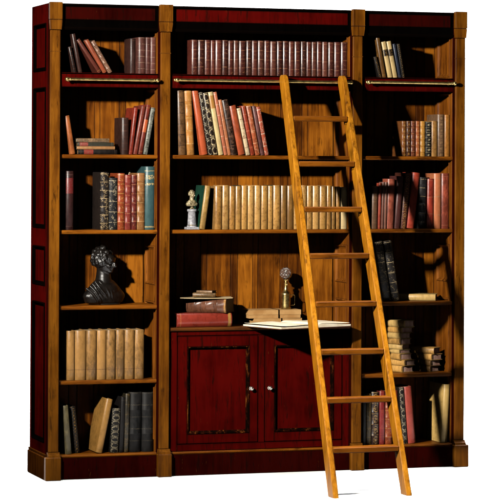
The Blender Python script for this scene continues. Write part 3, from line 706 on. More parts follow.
BOOKS=[
 (0.1426,2.0465,0.0152,0.1342,-12.6,0.13,0.070,'umber','short narrow dark book leaning far left in the top left compartment','books in the top left compartment'),
 (0.1686,2.0465,0.0185,0.2008,-11.1,0.16,0.070,'umber2','tall dark brown book leaning left in the top left compartment','books in the top left compartment'),
 (0.2708,2.0465,0.0188,0.2012,-34.8,0.16,0.070,'mahogany','plain mahogany book leaning steeply left in the top left compartment','books in the top left compartment'),
 (0.2970,2.0465,0.0207,0.1902,-31.0,0.16,0.070,'rust','rust brown book leaning steeply left in the top left compartment','books in the top left compartment'),
 (0.3253,2.0465,0.0207,0.1844,-30.7,0.16,0.070,'banded_grey','pale banded brown book, last of the steeply leaning ones in the top left compartment','books in the top left compartment'),
 (0.4505,2.0465,0.0286,0.1834,0.0,0.12,0.120,'umber2','small dark brown book set back beside three taller volumes in the top left compartment','books in the top left compartment'),
 (0.4795,2.0465,0.0391,0.1880,0.0,0.17,0.070,'brown_a','brown leather book, left of the upright three in the top left compartment','books in the top left compartment'),
 (0.5190,2.0465,0.0249,0.1888,0.0,0.17,0.070,'brown_b','narrower brown book, middle of the upright three in the top left compartment','books in the top left compartment'),
 (0.5443,2.0465,0.0292,0.1893,0.0,0.17,0.070,'brown_a','brown leather book against the right hand post in the top left compartment','books in the top left compartment'),
 (0.1283,1.6355,0.0246,0.1959,-9.5,0.14,0.070,'orange_brown','lone orange brown book leaning on the left wall on the second left shelf','books on the second left shelf'),
 (0.3946,1.6355,0.0368,0.1881,0.0,0.15,0.070,'umber','upright dark brown book beside the flat stack on the second left shelf','books on the second left shelf'),
 (0.4525,1.6355,0.0194,0.2396,6.6,0.16,0.070,'red_a','bright red book leaning right, first of the red ones on the second left shelf','books on the second left shelf'),
 (0.4778,1.6355,0.0218,0.2509,9.9,0.16,0.070,'maroon_b','dull maroon book leaning right between two redder ones on the second left shelf','books on the second left shelf'),
 (0.5042,1.6355,0.0224,0.2563,9.9,0.16,0.070,'red_label','red book with pale title patch leaning right on the second left shelf','books on the second left shelf'),
 (0.5306,1.6355,0.0223,0.2416,9.9,0.16,0.070,'marbled','black and white marbled book leaning against the post on the second left shelf','books on the second left shelf'),
 (0.1055,1.2535,0.0394,0.2975,0.0,0.16,0.070,'maroon_redlabel','dark maroon book with red upper label standing alone on the third left shelf','books on the third left shelf'),
 (0.2860,1.2535,0.0440,0.2921,0.0,0.17,0.070,'black_ornate','taller black book with gilt tooling on the third left shelf','books on the third left shelf'),
 (0.3304,1.2535,0.0451,0.2639,0.0,0.16,0.070,'black_ornate2','shorter black book with gilt tooling on the third left shelf','books on the third left shelf'),
 (0.3759,1.2535,0.0374,0.2874,0.0,0.16,0.070,'orange_bands','orange red book with gilt bands on the third left shelf','books on the third left shelf'),
 (0.4137,1.2535,0.0343,0.2794,0.0,0.16,0.070,'maroon_a','maroon book, left of an identical looking pair on the third left shelf','books on the third left shelf'),
 (0.4484,1.2535,0.0280,0.2795,0.0,0.16,0.070,'maroon_a','narrower maroon book beside the tan one on the third left shelf','books on the third left shelf'),
 (0.4768,1.2535,0.0428,0.2888,0.0,0.16,0.070,'tan_brown','tan brown banded book with a paper slip on the third left shelf','books on the third left shelf'),
 (0.5200,1.2535,0.0535,0.3221,0.0,0.17,0.070,'teal','tall teal cloth book with gilt title on the third left shelf','books on the third left shelf'),
 (0.1161,0.4945,0.0389,0.2492,0.0,0.17,0.070,'tan_plain','pale tan volume, first from the left on the fifth left shelf','pale tan volumes on the fifth left shelf'),
 (0.1578,0.4945,0.0577,0.2493,0.0,0.17,0.071,'tan_plain','pale tan volume, second from the left on the fifth left shelf','pale tan volumes on the fifth left shelf'),
 (0.2179,0.4945,0.0511,0.2492,0.0,0.17,0.070,'tan_plain','pale tan volume, third from the left on the fifth left shelf','pale tan volumes on the fifth left shelf'),
 (0.2721,0.4945,0.0481,0.2490,0.0,0.17,0.072,'tan_plain','pale tan volume, fourth from the left on the fifth left shelf','pale tan volumes on the fifth left shelf'),
 (0.3223,0.4945,0.0461,0.2491,0.0,0.17,0.070,'tan_plain','pale tan volume, fifth from the left on the fifth left shelf','pale tan volumes on the fifth left shelf'),
 (0.3712,0.4945,0.0441,0.2490,0.0,0.17,0.071,'tan_plain','pale tan volume, sixth from the left on the fifth left shelf','pale tan volumes on the fifth left shelf'),
 (0.4177,0.4945,0.0505,0.2492,0.0,0.17,0.070,'tan_plain','pale tan volume, seventh from the left on the fifth left shelf','pale tan volumes on the fifth left shelf'),
 (0.4711,0.4945,0.0485,0.2490,0.0,0.17,0.071,'tan_plain','pale tan volume at the right end on the fifth left shelf','pale tan volumes on the fifth left shelf'),
 (0.1108,0.1225,0.0294,0.2456,-4.8,0.17,0.060,'pale_board','pale leaning book with light cover on the bottom left shelf','books on the bottom left shelf'),
 (0.1658,0.1225,0.0259,0.2361,-6.0,0.16,0.100,'black_dots','dark book with small gilt dots leaning left on the bottom left shelf','books on the bottom left shelf'),
 (0.2994,0.1225,0.0337,0.2758,11.2,0.2,0.060,'ochre','ochre yellow book leaning right with its side showing on the bottom left shelf','books on the bottom left shelf'),
 (0.3858,0.1225,0.0427,0.2235,2.9,0.16,0.070,'black_chain','black book with a column of pale rings on the bottom left shelf','books on the bottom left shelf'),
 (0.4110,0.1225,0.0209,0.2808,2.1,0.16,0.070,'black_plain','thin plain black book on the bottom left shelf','books on the bottom left shelf'),
 (0.4383,0.1225,0.0230,0.2979,1.4,0.16,0.070,'black_olive','thin black book with dull gilt specks on the bottom left shelf','books on the bottom left shelf'),
 (0.5057,0.1225,0.0631,0.3036,0.8,0.17,0.070,'black_leather','thick black leather book, second from the right on the bottom left shelf','books on the bottom left shelf'),
 (0.5723,0.1225,0.0623,0.3021,0.2,0.17,0.070,'black_leather','thick black leather book at the right end on the bottom left shelf','books on the bottom left shelf'),
 (0.7643,2.0465,0.0321,0.1810,0.0,0.165,0.072,'brown_set','brown volume, first from the left on the top middle shelf','brown leather volumes on the top middle shelf'),
 (0.7980,2.0465,0.0343,0.1803,0.0,0.165,0.070,'brown_set','brown volume, second from the left on the top middle shelf','brown leather volumes on the top middle shelf'),
 (0.8351,2.0465,0.0301,0.1809,0.0,0.165,0.072,'brown_set2','brown volume, third from the left on the top middle shelf','brown leather volumes on the top middle shelf'),
 (0.8671,2.0465,0.0226,0.1799,0.0,0.165,0.072,'brown_set','brown volume, fourth from the left on the top middle shelf','brown leather volumes on the top middle shelf'),
 (0.8921,2.0465,0.0356,0.1813,0.0,0.165,0.072,'brown_set','brown volume, fifth from the left on the top middle shelf','brown leather volumes on the top middle shelf'),
 (0.9298,2.0465,0.0303,0.1819,0.0,0.165,0.072,'brown_set','brown volume, sixth from the left on the top middle shelf','brown leather volumes on the top middle shelf'),
 (0.9616,2.0465,0.0270,0.1802,0.0,0.165,0.071,'brown_set2','brown volume, seventh from the left on the top middle shelf','brown leather volumes on the top middle shelf'),
 (0.9914,2.0465,0.0260,0.1820,0.0,0.165,0.073,'brown_set3','brown volume, eighth from the left on the top middle shelf','brown leather volumes on the top middle shelf'),
 (1.0188,2.0465,0.0380,0.1799,0.0,0.165,0.070,'brown_set2','brown volume, ninth from the left on the top middle shelf','brown leather volumes on the top middle shelf'),
 (1.0592,2.0465,0.0282,0.1814,0.0,0.165,0.071,'brown_set3','brown volume, tenth from the left on the top middle shelf','brown leather volumes on the top middle shelf'),
 (1.0897,2.0465,0.0304,0.1827,0.0,0.165,0.071,'brown_set','brown volume, eleventh from the left on the top middle shelf','brown leather volumes on the top middle shelf'),
 (1.1227,2.0465,0.0326,0.1834,0.0,0.165,0.073,'brown_set3','brown volume, twelfth from the left on the top middle shelf','brown leather volumes on the top middle shelf'),
 (1.1573,2.0465,0.0305,0.1838,0.0,0.165,0.072,'brown_set2','brown volume, thirteenth from the left on the top middle shelf','brown leather volumes on the top middle shelf'),
 (1.1896,2.0465,0.0339,0.1812,0.0,0.165,0.071,'brown_set3','brown volume, fourteenth from the left on the top middle shelf','brown leather volumes on the top middle shelf'),
 (1.2259,2.0465,0.0306,0.1829,0.0,0.165,0.071,'brown_set2','brown volume, fifteenth from the left on the top middle shelf','brown leather volumes on the top middle shelf'),
 (1.2585,2.0465,0.0307,0.1839,0.0,0.165,0.071,'brown_set2','brown volume, sixteenth from the left on the top middle shelf','brown leather volumes on the top middle shelf'),
 (1.2912,2.0465,0.0285,0.1821,0.0,0.165,0.070,'brown_set','brown volume, seventeenth from the left on the top middle shelf','brown leather volumes on the top middle shelf'),
 (1.3224,2.0465,0.0330,0.1828,0.0,0.165,0.072,'brown_set2','brown volume, eighteenth from the left on the top middle shelf','brown leather volumes on the top middle shelf'),
 (1.3574,2.0465,0.0286,0.1829,0.0,0.165,0.071,'brown_set3','brown volume, nineteenth from the left on the top middle shelf','brown leather volumes on the top middle shelf'),
 (1.3879,2.0465,0.0265,0.1819,0.0,0.165,0.070,'brown_set','brown volume, twentieth from the left on the top middle shelf','brown leather volumes on the top middle shelf'),
 (1.4172,2.0465,0.0264,0.1824,0.0,0.165,0.072,'brown_set3','brown volume, twenty-first from the left on the top middle shelf','brown leather volumes on the top middle shelf'),
 (1.4456,2.0465,0.0277,0.1844,0.0,0.165,0.071,'brown_set2','brown volume, twenty-second from the left on the top middle shelf','brown leather volumes on the top middle shelf'),
 (1.4756,2.0465,0.0310,0.1836,0.0,0.165,0.072,'brown_set3','brown volume, twenty-third from the left on the top middle shelf','brown leather volumes on the top middle shelf'),
 (1.5091,2.0465,0.0310,0.1828,0.0,0.165,0.073,'brown_set','brown volume, twenty-fourth from the left on the top middle shelf','brown leather volumes on the top middle shelf'),
 (1.5423,2.0465,0.0344,0.1836,0.0,0.165,0.072,'brown_set2','brown volume, twenty-fifth from the left on the top middle shelf','brown leather volumes on the top middle shelf'),
 (1.5782,2.0465,0.0367,0.1840,0.0,0.165,0.070,'brown_set','brown volume at the right end on the top middle shelf','brown leather volumes on the top middle shelf'),
 (0.6974,1.6355,0.0405,0.3300,-2.1,0.17,0.070,'speckled','brown speckled book, leftmost on the second middle shelf','books on the second middle shelf'),
 (0.7433,1.6355,0.0393,0.3330,-3.0,0.17,0.070,'golden_bands','golden brown book with raised bands on the second middle shelf','books on the second middle shelf'),
 (0.8203,1.6355,0.0333,0.3336,-9.3,0.17,0.070,'orange_a','tall plain orange red book on the second middle shelf','books on the second middle shelf'),
 (0.8568,1.6355,0.0207,0.3257,-9.7,0.17,0.070,'chain_a','black book with cream chain ornament, left of two on the second middle shelf','books on the second middle shelf'),
 (0.8805,1.6355,0.0274,0.3231,-10.0,0.17,0.070,'chain_b','black and cream ornamented book, right of two on the second middle shelf','books on the second middle shelf'),
 (0.9117,1.6355,0.0264,0.3283,-10.4,0.17,0.070,'cream_label','cream white book with tan label on the second middle shelf','books on the second middle shelf'),
 (0.9408,1.6355,0.0179,0.3291,-10.5,0.17,0.070,'pink_thin','thin pink red book on the second middle shelf','books on the second middle shelf'),
 (0.9602,1.6355,0.0178,0.2889,-10.5,0.15,0.070,'pink_b','dusty pink book on the second middle shelf','books on the second middle shelf'),
 (0.9812,1.6355,0.0335,0.2875,-11.0,0.16,0.070,'dark_speck','dark brown mottled book between pink and orange ones on the second middle shelf','books on the second middle shelf'),
 (1.0196,1.6355,0.0361,0.2579,-11.7,0.15,0.070,'orange_a','shorter wide orange red book on the second middle shelf','books on the second middle shelf'),
 (1.0608,1.6355,0.0212,0.2465,-12.4,0.15,0.070,'cream_brown','cream book with brown marks on the second middle shelf','books on the second middle shelf'),
 (1.0857,1.6355,0.0213,0.2584,-11.9,0.15,0.070,'red_orange','narrow red book beside the cream marked one on the second middle shelf','books on the second middle shelf'),
 (1.1102,1.6355,0.0271,0.2585,-11.6,0.15,0.070,'orange_b','worn orange book with pale lines on the second middle shelf','books on the second middle shelf'),
 (1.1401,1.6355,0.0182,0.2582,-10.9,0.15,0.070,'mauve','thin dark mauve book on the second middle shelf','books on the second middle shelf'),
 (1.1619,1.6355,0.0225,0.2539,-11.2,0.15,0.070,'red_white','red and white book at the right end on the second middle shelf','books on the second middle shelf'),
 (0.8389,1.2535,0.0297,0.2243,7.6,0.17,0.065,'tan_green','green sided tan spined book leaning beside the statuette on the shelf above the desk','books on the shelf above the desk'),
 (0.8935,1.2535,0.0377,0.2230,0.0,0.165,0.071,'tan_set2','mottled tan volume, first from the left on the shelf above the desk','mottled tan volumes on the middle shelf above the desk'),
 (0.9330,1.2535,0.0356,0.2268,0.0,0.165,0.070,'tan_set3','mottled tan volume, second from the left on the shelf above the desk','mottled tan volumes on the middle shelf above the desk'),
 (0.9713,1.2535,0.0314,0.2231,0.0,0.165,0.072,'tan_set2','mottled tan volume, third from the left on the shelf above the desk','mottled tan volumes on the middle shelf above the desk'),
 (1.0045,1.2535,0.0302,0.2232,0.0,0.165,0.071,'tan_set','mottled tan volume, fourth from the left on the shelf above the desk','mottled tan volumes on the middle shelf above the desk'),
 (1.0373,1.2535,0.0315,0.2258,0.0,0.165,0.072,'tan_set','mottled tan volume, fifth from the left on the shelf above the desk','mottled tan volumes on the middle shelf above the desk'),
 (1.0709,1.2535,0.0347,0.2255,0.0,0.165,0.072,'tan_set3','mottled tan volume, sixth from the left on the shelf above the desk','mottled tan volumes on the middle shelf above the desk'),
 (1.1073,1.2535,0.0348,0.2270,0.0,0.165,0.071,'tan_set3','mottled tan volume, seventh from the left on the shelf above the desk','mottled tan volumes on the middle shelf above the desk'),
 (1.1443,1.2535,0.0349,0.2256,0.0,0.165,0.071,'tan_set','mottled tan volume, eighth from the left on the shelf above the desk','mottled tan volumes on the middle shelf above the desk'),
 (1.1814,1.2535,0.0251,0.2250,0.0,0.165,0.071,'tan_set','mottled tan volume, ninth from the left on the shelf above the desk','mottled tan volumes on the middle shelf above the desk'),
 (1.2088,1.2535,0.0404,0.2275,0.0,0.165,0.071,'tan_set','mottled tan volume, tenth from the left on the shelf above the desk','mottled tan volumes on the middle shelf above the desk'),
 (1.2520,1.2535,0.0328,0.2261,0.0,0.165,0.073,'tan_set2','mottled tan volume, eleventh from the left on the shelf above the desk','mottled tan volumes on the middle shelf above the desk'),
 (1.2870,1.2535,0.0340,0.2253,0.0,0.165,0.073,'tan_set2','mottled tan volume, twelfth from the left on the shelf above the desk','mottled tan volumes on the middle shelf above the desk'),
 (1.3223,1.2535,0.0340,0.2260,0.0,0.165,0.070,'tan_set','mottled tan volume, thirteenth from the left on the shelf above the desk','mottled tan volumes on the middle shelf above the desk'),
 (1.3586,1.2535,0.0330,0.2276,0.0,0.165,0.071,'tan_set3','mottled tan volume, fourteenth from the left on the shelf above the desk','mottled tan volumes on the middle shelf above the desk'),
 (1.3942,1.2535,0.0298,0.2251,0.0,0.165,0.072,'tan_set','mottled tan volume, fifteenth from the left on the shelf above the desk','mottled tan volumes on the middle shelf above the desk'),
 (1.4258,1.2535,0.0364,0.2257,0.0,0.165,0.071,'tan_set3','mottled tan volume, sixteenth from the left on the shelf above the desk','mottled tan volumes on the middle shelf above the desk'),
 (1.4650,1.2535,0.0376,0.2239,0.0,0.165,0.073,'tan_set','mottled tan volume, seventeenth from the left on the shelf above the desk','mottled tan volumes on the middle shelf above the desk'),
 (1.5046,1.2535,0.0233,0.2269,0.0,0.165,0.072,'tan_set2','mottled tan volume, eighteenth from the left on the shelf above the desk','mottled tan volumes on the middle shelf above the desk'),
 (1.5316,1.2535,0.0188,0.2229,0.0,0.165,0.073,'tan_set','mottled tan volume, nineteenth from the left on the shelf above the desk','mottled tan volumes on the middle shelf above the desk'),
 (1.5567,1.2535,0.0189,0.2219,0.0,0.165,0.072,'tan_set2','mottled tan volume, twentieth from the left on the shelf above the desk','mottled tan volumes on the middle shelf above the desk'),
 (1.5833,1.2535,0.0322,0.2194,0.0,0.165,0.070,'cream_set','cream volume at the right end on the shelf above the desk','mottled tan volumes on the middle shelf above the desk'),
 (1.7913,2.0465,0.0163,0.1133,-15.7,0.12,0.070,'black_dots','short thin black book with gilt dots, leftmost in the top right compartment','books in the top right compartment'),
 (1.8104,2.0465,0.0211,0.2358,-10.1,0.17,0.070,'umber_gold','tall thin brown book leaning left in the top right compartment','books in the top right compartment'),
 (1.8430,2.0465,0.0254,0.1928,-11.8,0.16,0.070,'cream_black','cream book with black label, left of two in the top right compartment','books in the top right compartment'),
 (1.8711,2.0465,0.0254,0.1952,-11.5,0.16,0.070,'cream_black','cream book with black label, right of two in the top right compartment','books in the top right compartment'),
 (1.9016,2.0465,0.0155,0.1827,-10.9,0.16,0.070,'navy','thin dark blue book leaning left in the top right compartment','books in the top right compartment'),
 (1.9207,2.0465,0.0178,0.1825,-9.8,0.16,0.070,'black_dots2','thin black book with gilt specks, rightmost in the top right compartment','books in the top right compartment'),
 (1.9228,1.6355,0.0243,0.1857,0.0,0.15,0.074,'brown_gilt','brown gilt book, leftmost in the row on the second right shelf','books on the second right shelf'),
 (1.9478,1.6355,0.0232,0.1858,0.0,0.15,0.070,'brown_gilt2','darker brown gilt book, second in the row on the second right shelf','books on the second right shelf'),
 (1.9727,1.6355,0.0249,0.1861,0.0,0.15,0.070,'redbrown_gilt','red brown gilt book on the second right shelf','books on the second right shelf'),
 (1.9998,1.6355,0.0244,0.1864,0.0,0.15,0.070,'orange_gilt','orange brown gilt book on the second right shelf','books on the second right shelf'),
 (2.0251,1.6355,0.0289,0.1856,0.0,0.15,0.070,'yellow_tan','yellow tan book beside the black banded one on the second right shelf','books on the second right shelf'),
 (2.0544,1.6355,0.0347,0.1838,0.0,0.15,0.070,'black_bands','black book with pale bands on the second right shelf','books on the second right shelf'),
 (2.0895,1.6355,0.0342,0.1879,0.0,0.15,0.070,'tan_spot','spotted tan book right of the black banded one on the second right shelf','books on the second right shelf'),
 (2.1241,1.6355,0.0388,0.2229,0.0,0.16,0.070,'greybrown','tall grey brown book on the second right shelf','books on the second right shelf'),
 (2.1633,1.6355,0.0297,0.2210,0.0,0.16,0.070,'orange_tan','tall orange tan book against the right wall on the second right shelf','books on the second right shelf'),
 (1.7846,1.2535,0.0314,0.2244,0.9,0.15,0.070,'umber_tan','worn brown book, leftmost on the third right shelf','books on the third right shelf'),
 (1.8025,1.2535,0.0146,0.2405,1.4,0.14,0.070,'red_thin','thin red book beside the worn brown one on the third right shelf','books on the third right shelf'),
 (1.8182,1.2535,0.0135,0.2458,1.9,0.14,0.070,'dark_pink','first of two thin pinkish books on the third right shelf','books on the third right shelf'),
 (1.8339,1.2535,0.0134,0.2458,1.6,0.14,0.070,'dark_pink2','second of two thin pinkish books on the third right shelf','books on the third right shelf'),
 (1.8778,1.2535,0.0411,0.2620,1.4,0.15,0.070,'dusty_red','wide dusty red book on the third right shelf','books on the third right shelf'),
 (1.9127,1.2535,0.0314,0.2763,3.9,0.15,0.070,'plum','dark plum book leaning right on the third right shelf','books on the third right shelf'),
 (1.9465,1.2535,0.0303,0.2933,5.2,0.16,0.070,'brown_dots','dark brown book with gilt dots and red top on the third right shelf','books on the third right shelf'),
 (1.9917,1.2535,0.0415,0.2953,6.7,0.16,0.070,'red_b','tall wide red book on the third right shelf','books on the third right shelf'),
 (2.0552,1.2535,0.0407,0.2707,2.4,0.16,0.070,'black_gbands','black book with gilt bands among red ones on the third right shelf','books on the third right shelf'),
 (2.1018,1.2535,0.0363,0.2641,0.5,0.16,0.070,'red_c','shorter deep red book on the third right shelf','books on the third right shelf'),
 (2.1049,1.2535,0.0420,0.2922,0.0,0.16,0.070,'pinktan','tall faded pink tan book on the third right shelf','books on the third right shelf'),
 (2.1473,1.2535,0.0457,0.2929,0.0,0.16,0.070,'pinkred','faded red pink book against the right wall on the third right shelf','books on the third right shelf'),
 (1.8232,0.8715,0.0421,0.3164,-9.4,0.16,0.070,'black_filigree','black filigree tooled book, left of a leaning pair on the fourth right shelf','books on the fourth right shelf'),
 (1.8703,0.8715,0.0435,0.3188,-8.7,0.16,0.070,'black_filigree','black filigree tooled book, right of a leaning pair on the fourth right shelf','books on the fourth right shelf'),
 (1.7077,0.1225,0.0168,0.2618,0.0,0.15,0.070,'black_plain','thin black book, leftmost on the bottom right shelf','books on the bottom right shelf'),
 (1.7267,0.1225,0.0279,0.2687,0.0,0.16,0.070,'olive_gilt','narrow olive book with gilt specks on the bottom right shelf','books on the bottom right shelf'),
 (1.7568,0.1225,0.0426,0.2764,0.0,0.17,0.070,'brown_rosette','dark brown book with gilt rosettes on the bottom right shelf','books on the bottom right shelf'),
 (1.8016,0.1225,0.0303,0.2785,0.0,0.16,0.070,'red_d','deep red book beside the rosette one on the bottom right shelf','books on the bottom right shelf'),
 (1.8341,0.1225,0.0416,0.2788,0.0,0.16,0.070,'orange_bands','orange red banded book partly behind the ladder on the bottom right shelf','books on the bottom right shelf'),
 (1.8890,0.1225,0.0338,0.2775,-2.6,0.15,0.090,'maroon_a','maroon book hidden behind the ladder rail on the bottom right shelf','books on the bottom right shelf'),
 (1.9342,0.1225,0.0258,0.2971,-4.6,0.17,0.070,'black_chain2','black and white ornamented book leaning left on the bottom right shelf','books on the bottom right shelf'),
 (1.9635,0.1225,0.0436,0.2989,-5.0,0.17,0.070,'coral','coral red book leaning left on the bottom right shelf','books on the bottom right shelf'),
 (2.1766,0.1225,0.0346,0.3081,2.9,0.21,0.050,'cream_yellow','large cream yellow book leaning on the right wall on the bottom right shelf','books on the bottom right shelf'),
]

R0 = random.Random(11)
for (px, z, t, h, lean, d, y, st, lab, grp) in BOOKS:
    b = thing('book', lab, 'book', (px, y, z), grp, (0, radians(lean), 0))
    T = None if lean <= 0 else Matrix.Translation((-t, 0, 0))
    book_parts(b, t, h, d, st, R0, T)
def flat_book(cx, cy, z, t, h, d, st, yawdeg, lab, grp, pages=None):
    """a book lying on its side: thickness up, spine to the front"""
    b = thing('book', lab, 'book', (cx, cy, z), grp, (0, 0, radians(yawdeg)))
    T = Matrix.Translation((h/2, -d/2, 0)) @ Matrix(((0, 0, -1, 0), (0, 1, 0, 0), (1, 0, 0, 0), (0, 0, 0, 1)))
    book_parts(b, t, h, d, st, R0, T, pages); return b
# flat books: the four on the second left shelf, spines to the front
z = 1.6355
for st, t, h, cx, ya, look in (('flat_redlabel', .0245, .203, .266, 1.5, 'dark flat book with red label at the bottom of the stack of four'),
                              ('flat_tan', .0160, .196, .261, -2, 'thin tan flat book on the dark one in the stack of four'),
                              ('flat_green', .0190, .189, .256, 1, 'dark green flat book with red label under the ornate one'),
                              ('flat_ornate', .0200, .168, .246, -3, 'ornate tan flat book on top of the stack of four')):
    flat_book(cx, .135, z+.0003, t, h, .145, st, ya, look, 'flat books on the second left shelf'); z += t+.0006
flat_book(.834, .148, .7540, .070, .292, .20, 'desk_red', 0, 'thick red leather book lying flat on the left of the desk shelf', 'large books on the desk shelf')
flat_book(.85+.085*.559, .092+.085*.829, .8246, .071, .212, .17, 'desk_brown', -34, 'thick brown leather book lying askew on the red one', 'large books on the desk shelf')
sheet_mat = paper_mat('yellowed_sheet', lin(236, 214, 170), lin(200, 168, 120))
sh = MB(); N = 10; V = []; F = []
for lay in (0, 1):
    for i in range(N+1):
        for j in range(5):
            x = -.135+.27*i/N; y = -.085+.17*j/4
            V.append((x, y, .0008+lay*.0035+.0035*(i/N)**4*(1 if j < 2 else .4)+.003*(1-i/N)**5))
K5 = 5
for i in range(N):
    for j in range(4):
        a = i*K5+j; F.append([a, a+1, a+K5+1, a+K5]); b = a+(N+1)*K5; F.append([b, b+K5, b+K5+1, b+1])
o2 = (N+1)*K5
for i in range(N):
    for j in (0, 4): a = i*K5+j; F.append([a, a+K5, a+K5+o2, a+o2])
for j in range(4):
    for i in (0, N): a = i*K5+j; F.append([a, a+1, a+1+o2, a+o2])
sh.add(V, F); so = sh.build('paper_sheets', sheet_mat, None, 60); so.location = (.868, .150, .8964); so.rotation_euler = (0, 0, radians(-14))
so['label'] = 'loose cream paper sheets lying on the brown leather book'; so['category'] = 'papers'
flat_book(.862, .150, .9046, .020, .118, .08, 'booklet', -22, 'small worn tan booklet on the loose sheets', 'small booklets on the desk pile')
flat_book(.872, .148, .9252, .012, .088, .066, 'flat_ornate', -40, 'smallest ornate booklet on top of the desk pile', 'small booklets on the desk pile')

def kraft_box(cx, cy, z, w, d, h, ya, lab):
    b = thing('flat_box', lab, 'box', (cx, cy, z), 'kraft boxes under the oil lamp', (0, 0, radians(ya)))
    m = MB(); m.box(-w/2+.002, w/2-.002, -d/2+.002, d/2-.002, 0, h*.97-.002, b=.0008); m.build('base', kraft, b)
    m = MB(); 
    m.box(-w/2, w/2, -d/2, d/2, h-.003, h, b=.0006)
    for q in ((-w/2, w/2, -d/2, -d/2+.0018), (-w/2, w/2, d/2-.0018, d/2), (-w/2, -w/2+.0018, -d/2+.0019, d/2-.0019), (w/2-.0018, w/2, -d/2+.0019, d/2-.0019)):
        m.box(q[0], q[1], q[2], q[3], h*.42, h-.0031, b=.0004)
    m.build('lid', kraft, b)
    m = MB(); s = w*.06
    m.box(s, s+.007, -d/2-.0008, d/2+.0008, h+.0001, h+.0009, b=.0002); m.box(s, s+.007, -d/2-.0012, -d/2-.0002, .001, h, b=.0002); m.box(s, s+.007, d/2+.0002, d/2+.0012, .001, h, b=.0002)
    m.build('strap', black_trim, b)
kraft_box(1.262, .214, .7537, .262, .138, .034, 0, 'lower flat kraft board box with strap under the oil lamp')
kraft_box(1.246, .214, .7878, .284, .142, .044, -1.5, 'upper flat kraft board box carrying the oil lamp')

# oil lamp
ol = thing('oil_lamp', 'small brass oil lamp with clear glass globe standing on the kraft boxes', 'lamp', (1.327, .215, .8331))
m = MB(); m.lathe([(.026, 0), (.0275, .003), (.0275, .007), (.025, .009), (.025, .072), (.0265, .074), (.0265, .079), (.024, .083), (.017, .090), (.0115, .102), (.0105, .112), (.010, .122)], n=32)
m.build('body', lamp_brass, ol, 35)
m = MB(); m.lathe([(.0105, .1222), (.0125, .126), (.0125, .134), (.008, .137), (.0075, .146), (.018, .1495), (.0185, .1520), (.006, .1525)], n=28); m.build('burner', lamp_brass, ol, 35)
m = MB(); m.tube([(.0255, 0, .018), (.045, -.002, .018), (.0485, -.002, .024), (.0485, -.002, .066), (.045, -.002, .072), (.0255, 0, .072)], .0021, 8); m.build('handle', lamp_brass, ol, 60)
m = MB(); m.ball((0, 0, .184), .0325, 28); m.ball((0, 0, .184), .0302, 28)
m = MB(); V = []; prof = []
for k in range(1, 22): a = -pi/2+.28+(pi-.28-.35)*(k-1)/20; prof.append((.0325*cos(a), .1845+.0325*sin(a)))
inn = [(r*.93, .1845+(z_-.1845)*.93) for r, z_ in prof][::-1]
loop = prof+inn; nn = 32; V = [(r*cos(2*pi*k/nn), r*sin(2*pi*k/nn), z_) for r, z_ in loop for k in range(nn)]
F = [[i*nn+k, i*nn+(k+1) % nn, ((i+1) % len(loop))*nn+(k+1) % nn, ((i+1) % len(loop))*nn+k] for i in range(len(loop)) for k in range(nn)]
m.add(V, F); m.build('glass_globe', glass, ol, 60)

# open book hanging over the desk edge
ob = thing('open_book', 'large open book with white pages jutting over the desk edge', 'book', (1.312, -.012, .7538), None, (0, 0, radians(20)))
wb, db = .462, .315
m = MB(); m.box(-wb/2-.006, -.008, -db/2-.005, db/2+.005, 0, .0032, b=.001); m.box(.008, wb/2+.006, -db/2-.005, db/2+.005, 0, .0032, b=.001); m.box(-.0079, .0079, -db/2-.005, db/2+.005, .0005, .003, b=.0005)
m.build('cover', STY['desk_brown'][1], ob)
for sg in (-1, 1):
    V = []; F = []; N = 18
    for y in (-db/2, db/2):
        for i in range(N+1):
            s_ = i/N; x = sg*(.003+(wb/2-.004)*s_)
            top = .0034+(.014 if sg < 0 else .017)*(min(1, s_*7)**.5)*(1-.35*s_)+.002*sin(s_*5)
            V.append((x, y, top))
        for i in range(N+1):
            s_ = i/N; V.append((sg*(.003+(wb/2-.006)*s_), y, .0034))
    n1 = 2*(N+1); L = N+1
    for i in range(N):
        F.append([i, i+1, n1+i+1, n1+i]); F.append([L+i, L+i+1, n1+L+i+1, n1+L+i])
        F.append([i, i+1, L+i+1, L+i]); F.append([n1+i, n1+i+1, n1+L+i+1, n1+L+i])
    F.append([0, n1, n1+L, L]); F.append([N, n1+N, n1+L+N, L+N])
    m = MB(); m.add(V, F); m.build('page_block', paper, ob, 40)
    m = MB(); V = []; F = []
    for lay in (0, .0008):
        for y in (-db/2+.004*sg, db/2-.006):
            for i in range(N+1):
                s_ = i/N; x = sg*(.004+(wb/2-.010)*s_)
                V.append((x, y, .0048+lay+(.014 if sg < 0 else .017)*(min(1, s_*7)**.5)*(1-.35*s_)+.002*sin(s_*5)+.006*s_**3))
    for i in range(N):
        for b_ in (0, 2*L): F.append([b_+i, b_+i+1, b_+L+i+1, b_+L+i])
        for y_ in (0, L): F.append([y_+i, y_+i+1, 2*L+y_+i+1, 2*L+y_+i])
    F.append([N, L+N, 3*L+N, 2*L+N]); F.append([0, L, 3*L, 2*L])
    m.add(V, F); m.build('loose_leaf', paper, ob, 40)

# cream book lying on the fourth right shelf
flat_book(2.056, .180, .8717, .034, .20, .12, 'stack_cream', -28, 'cream book lying flat on the fourth right shelf', None, pg_brown)
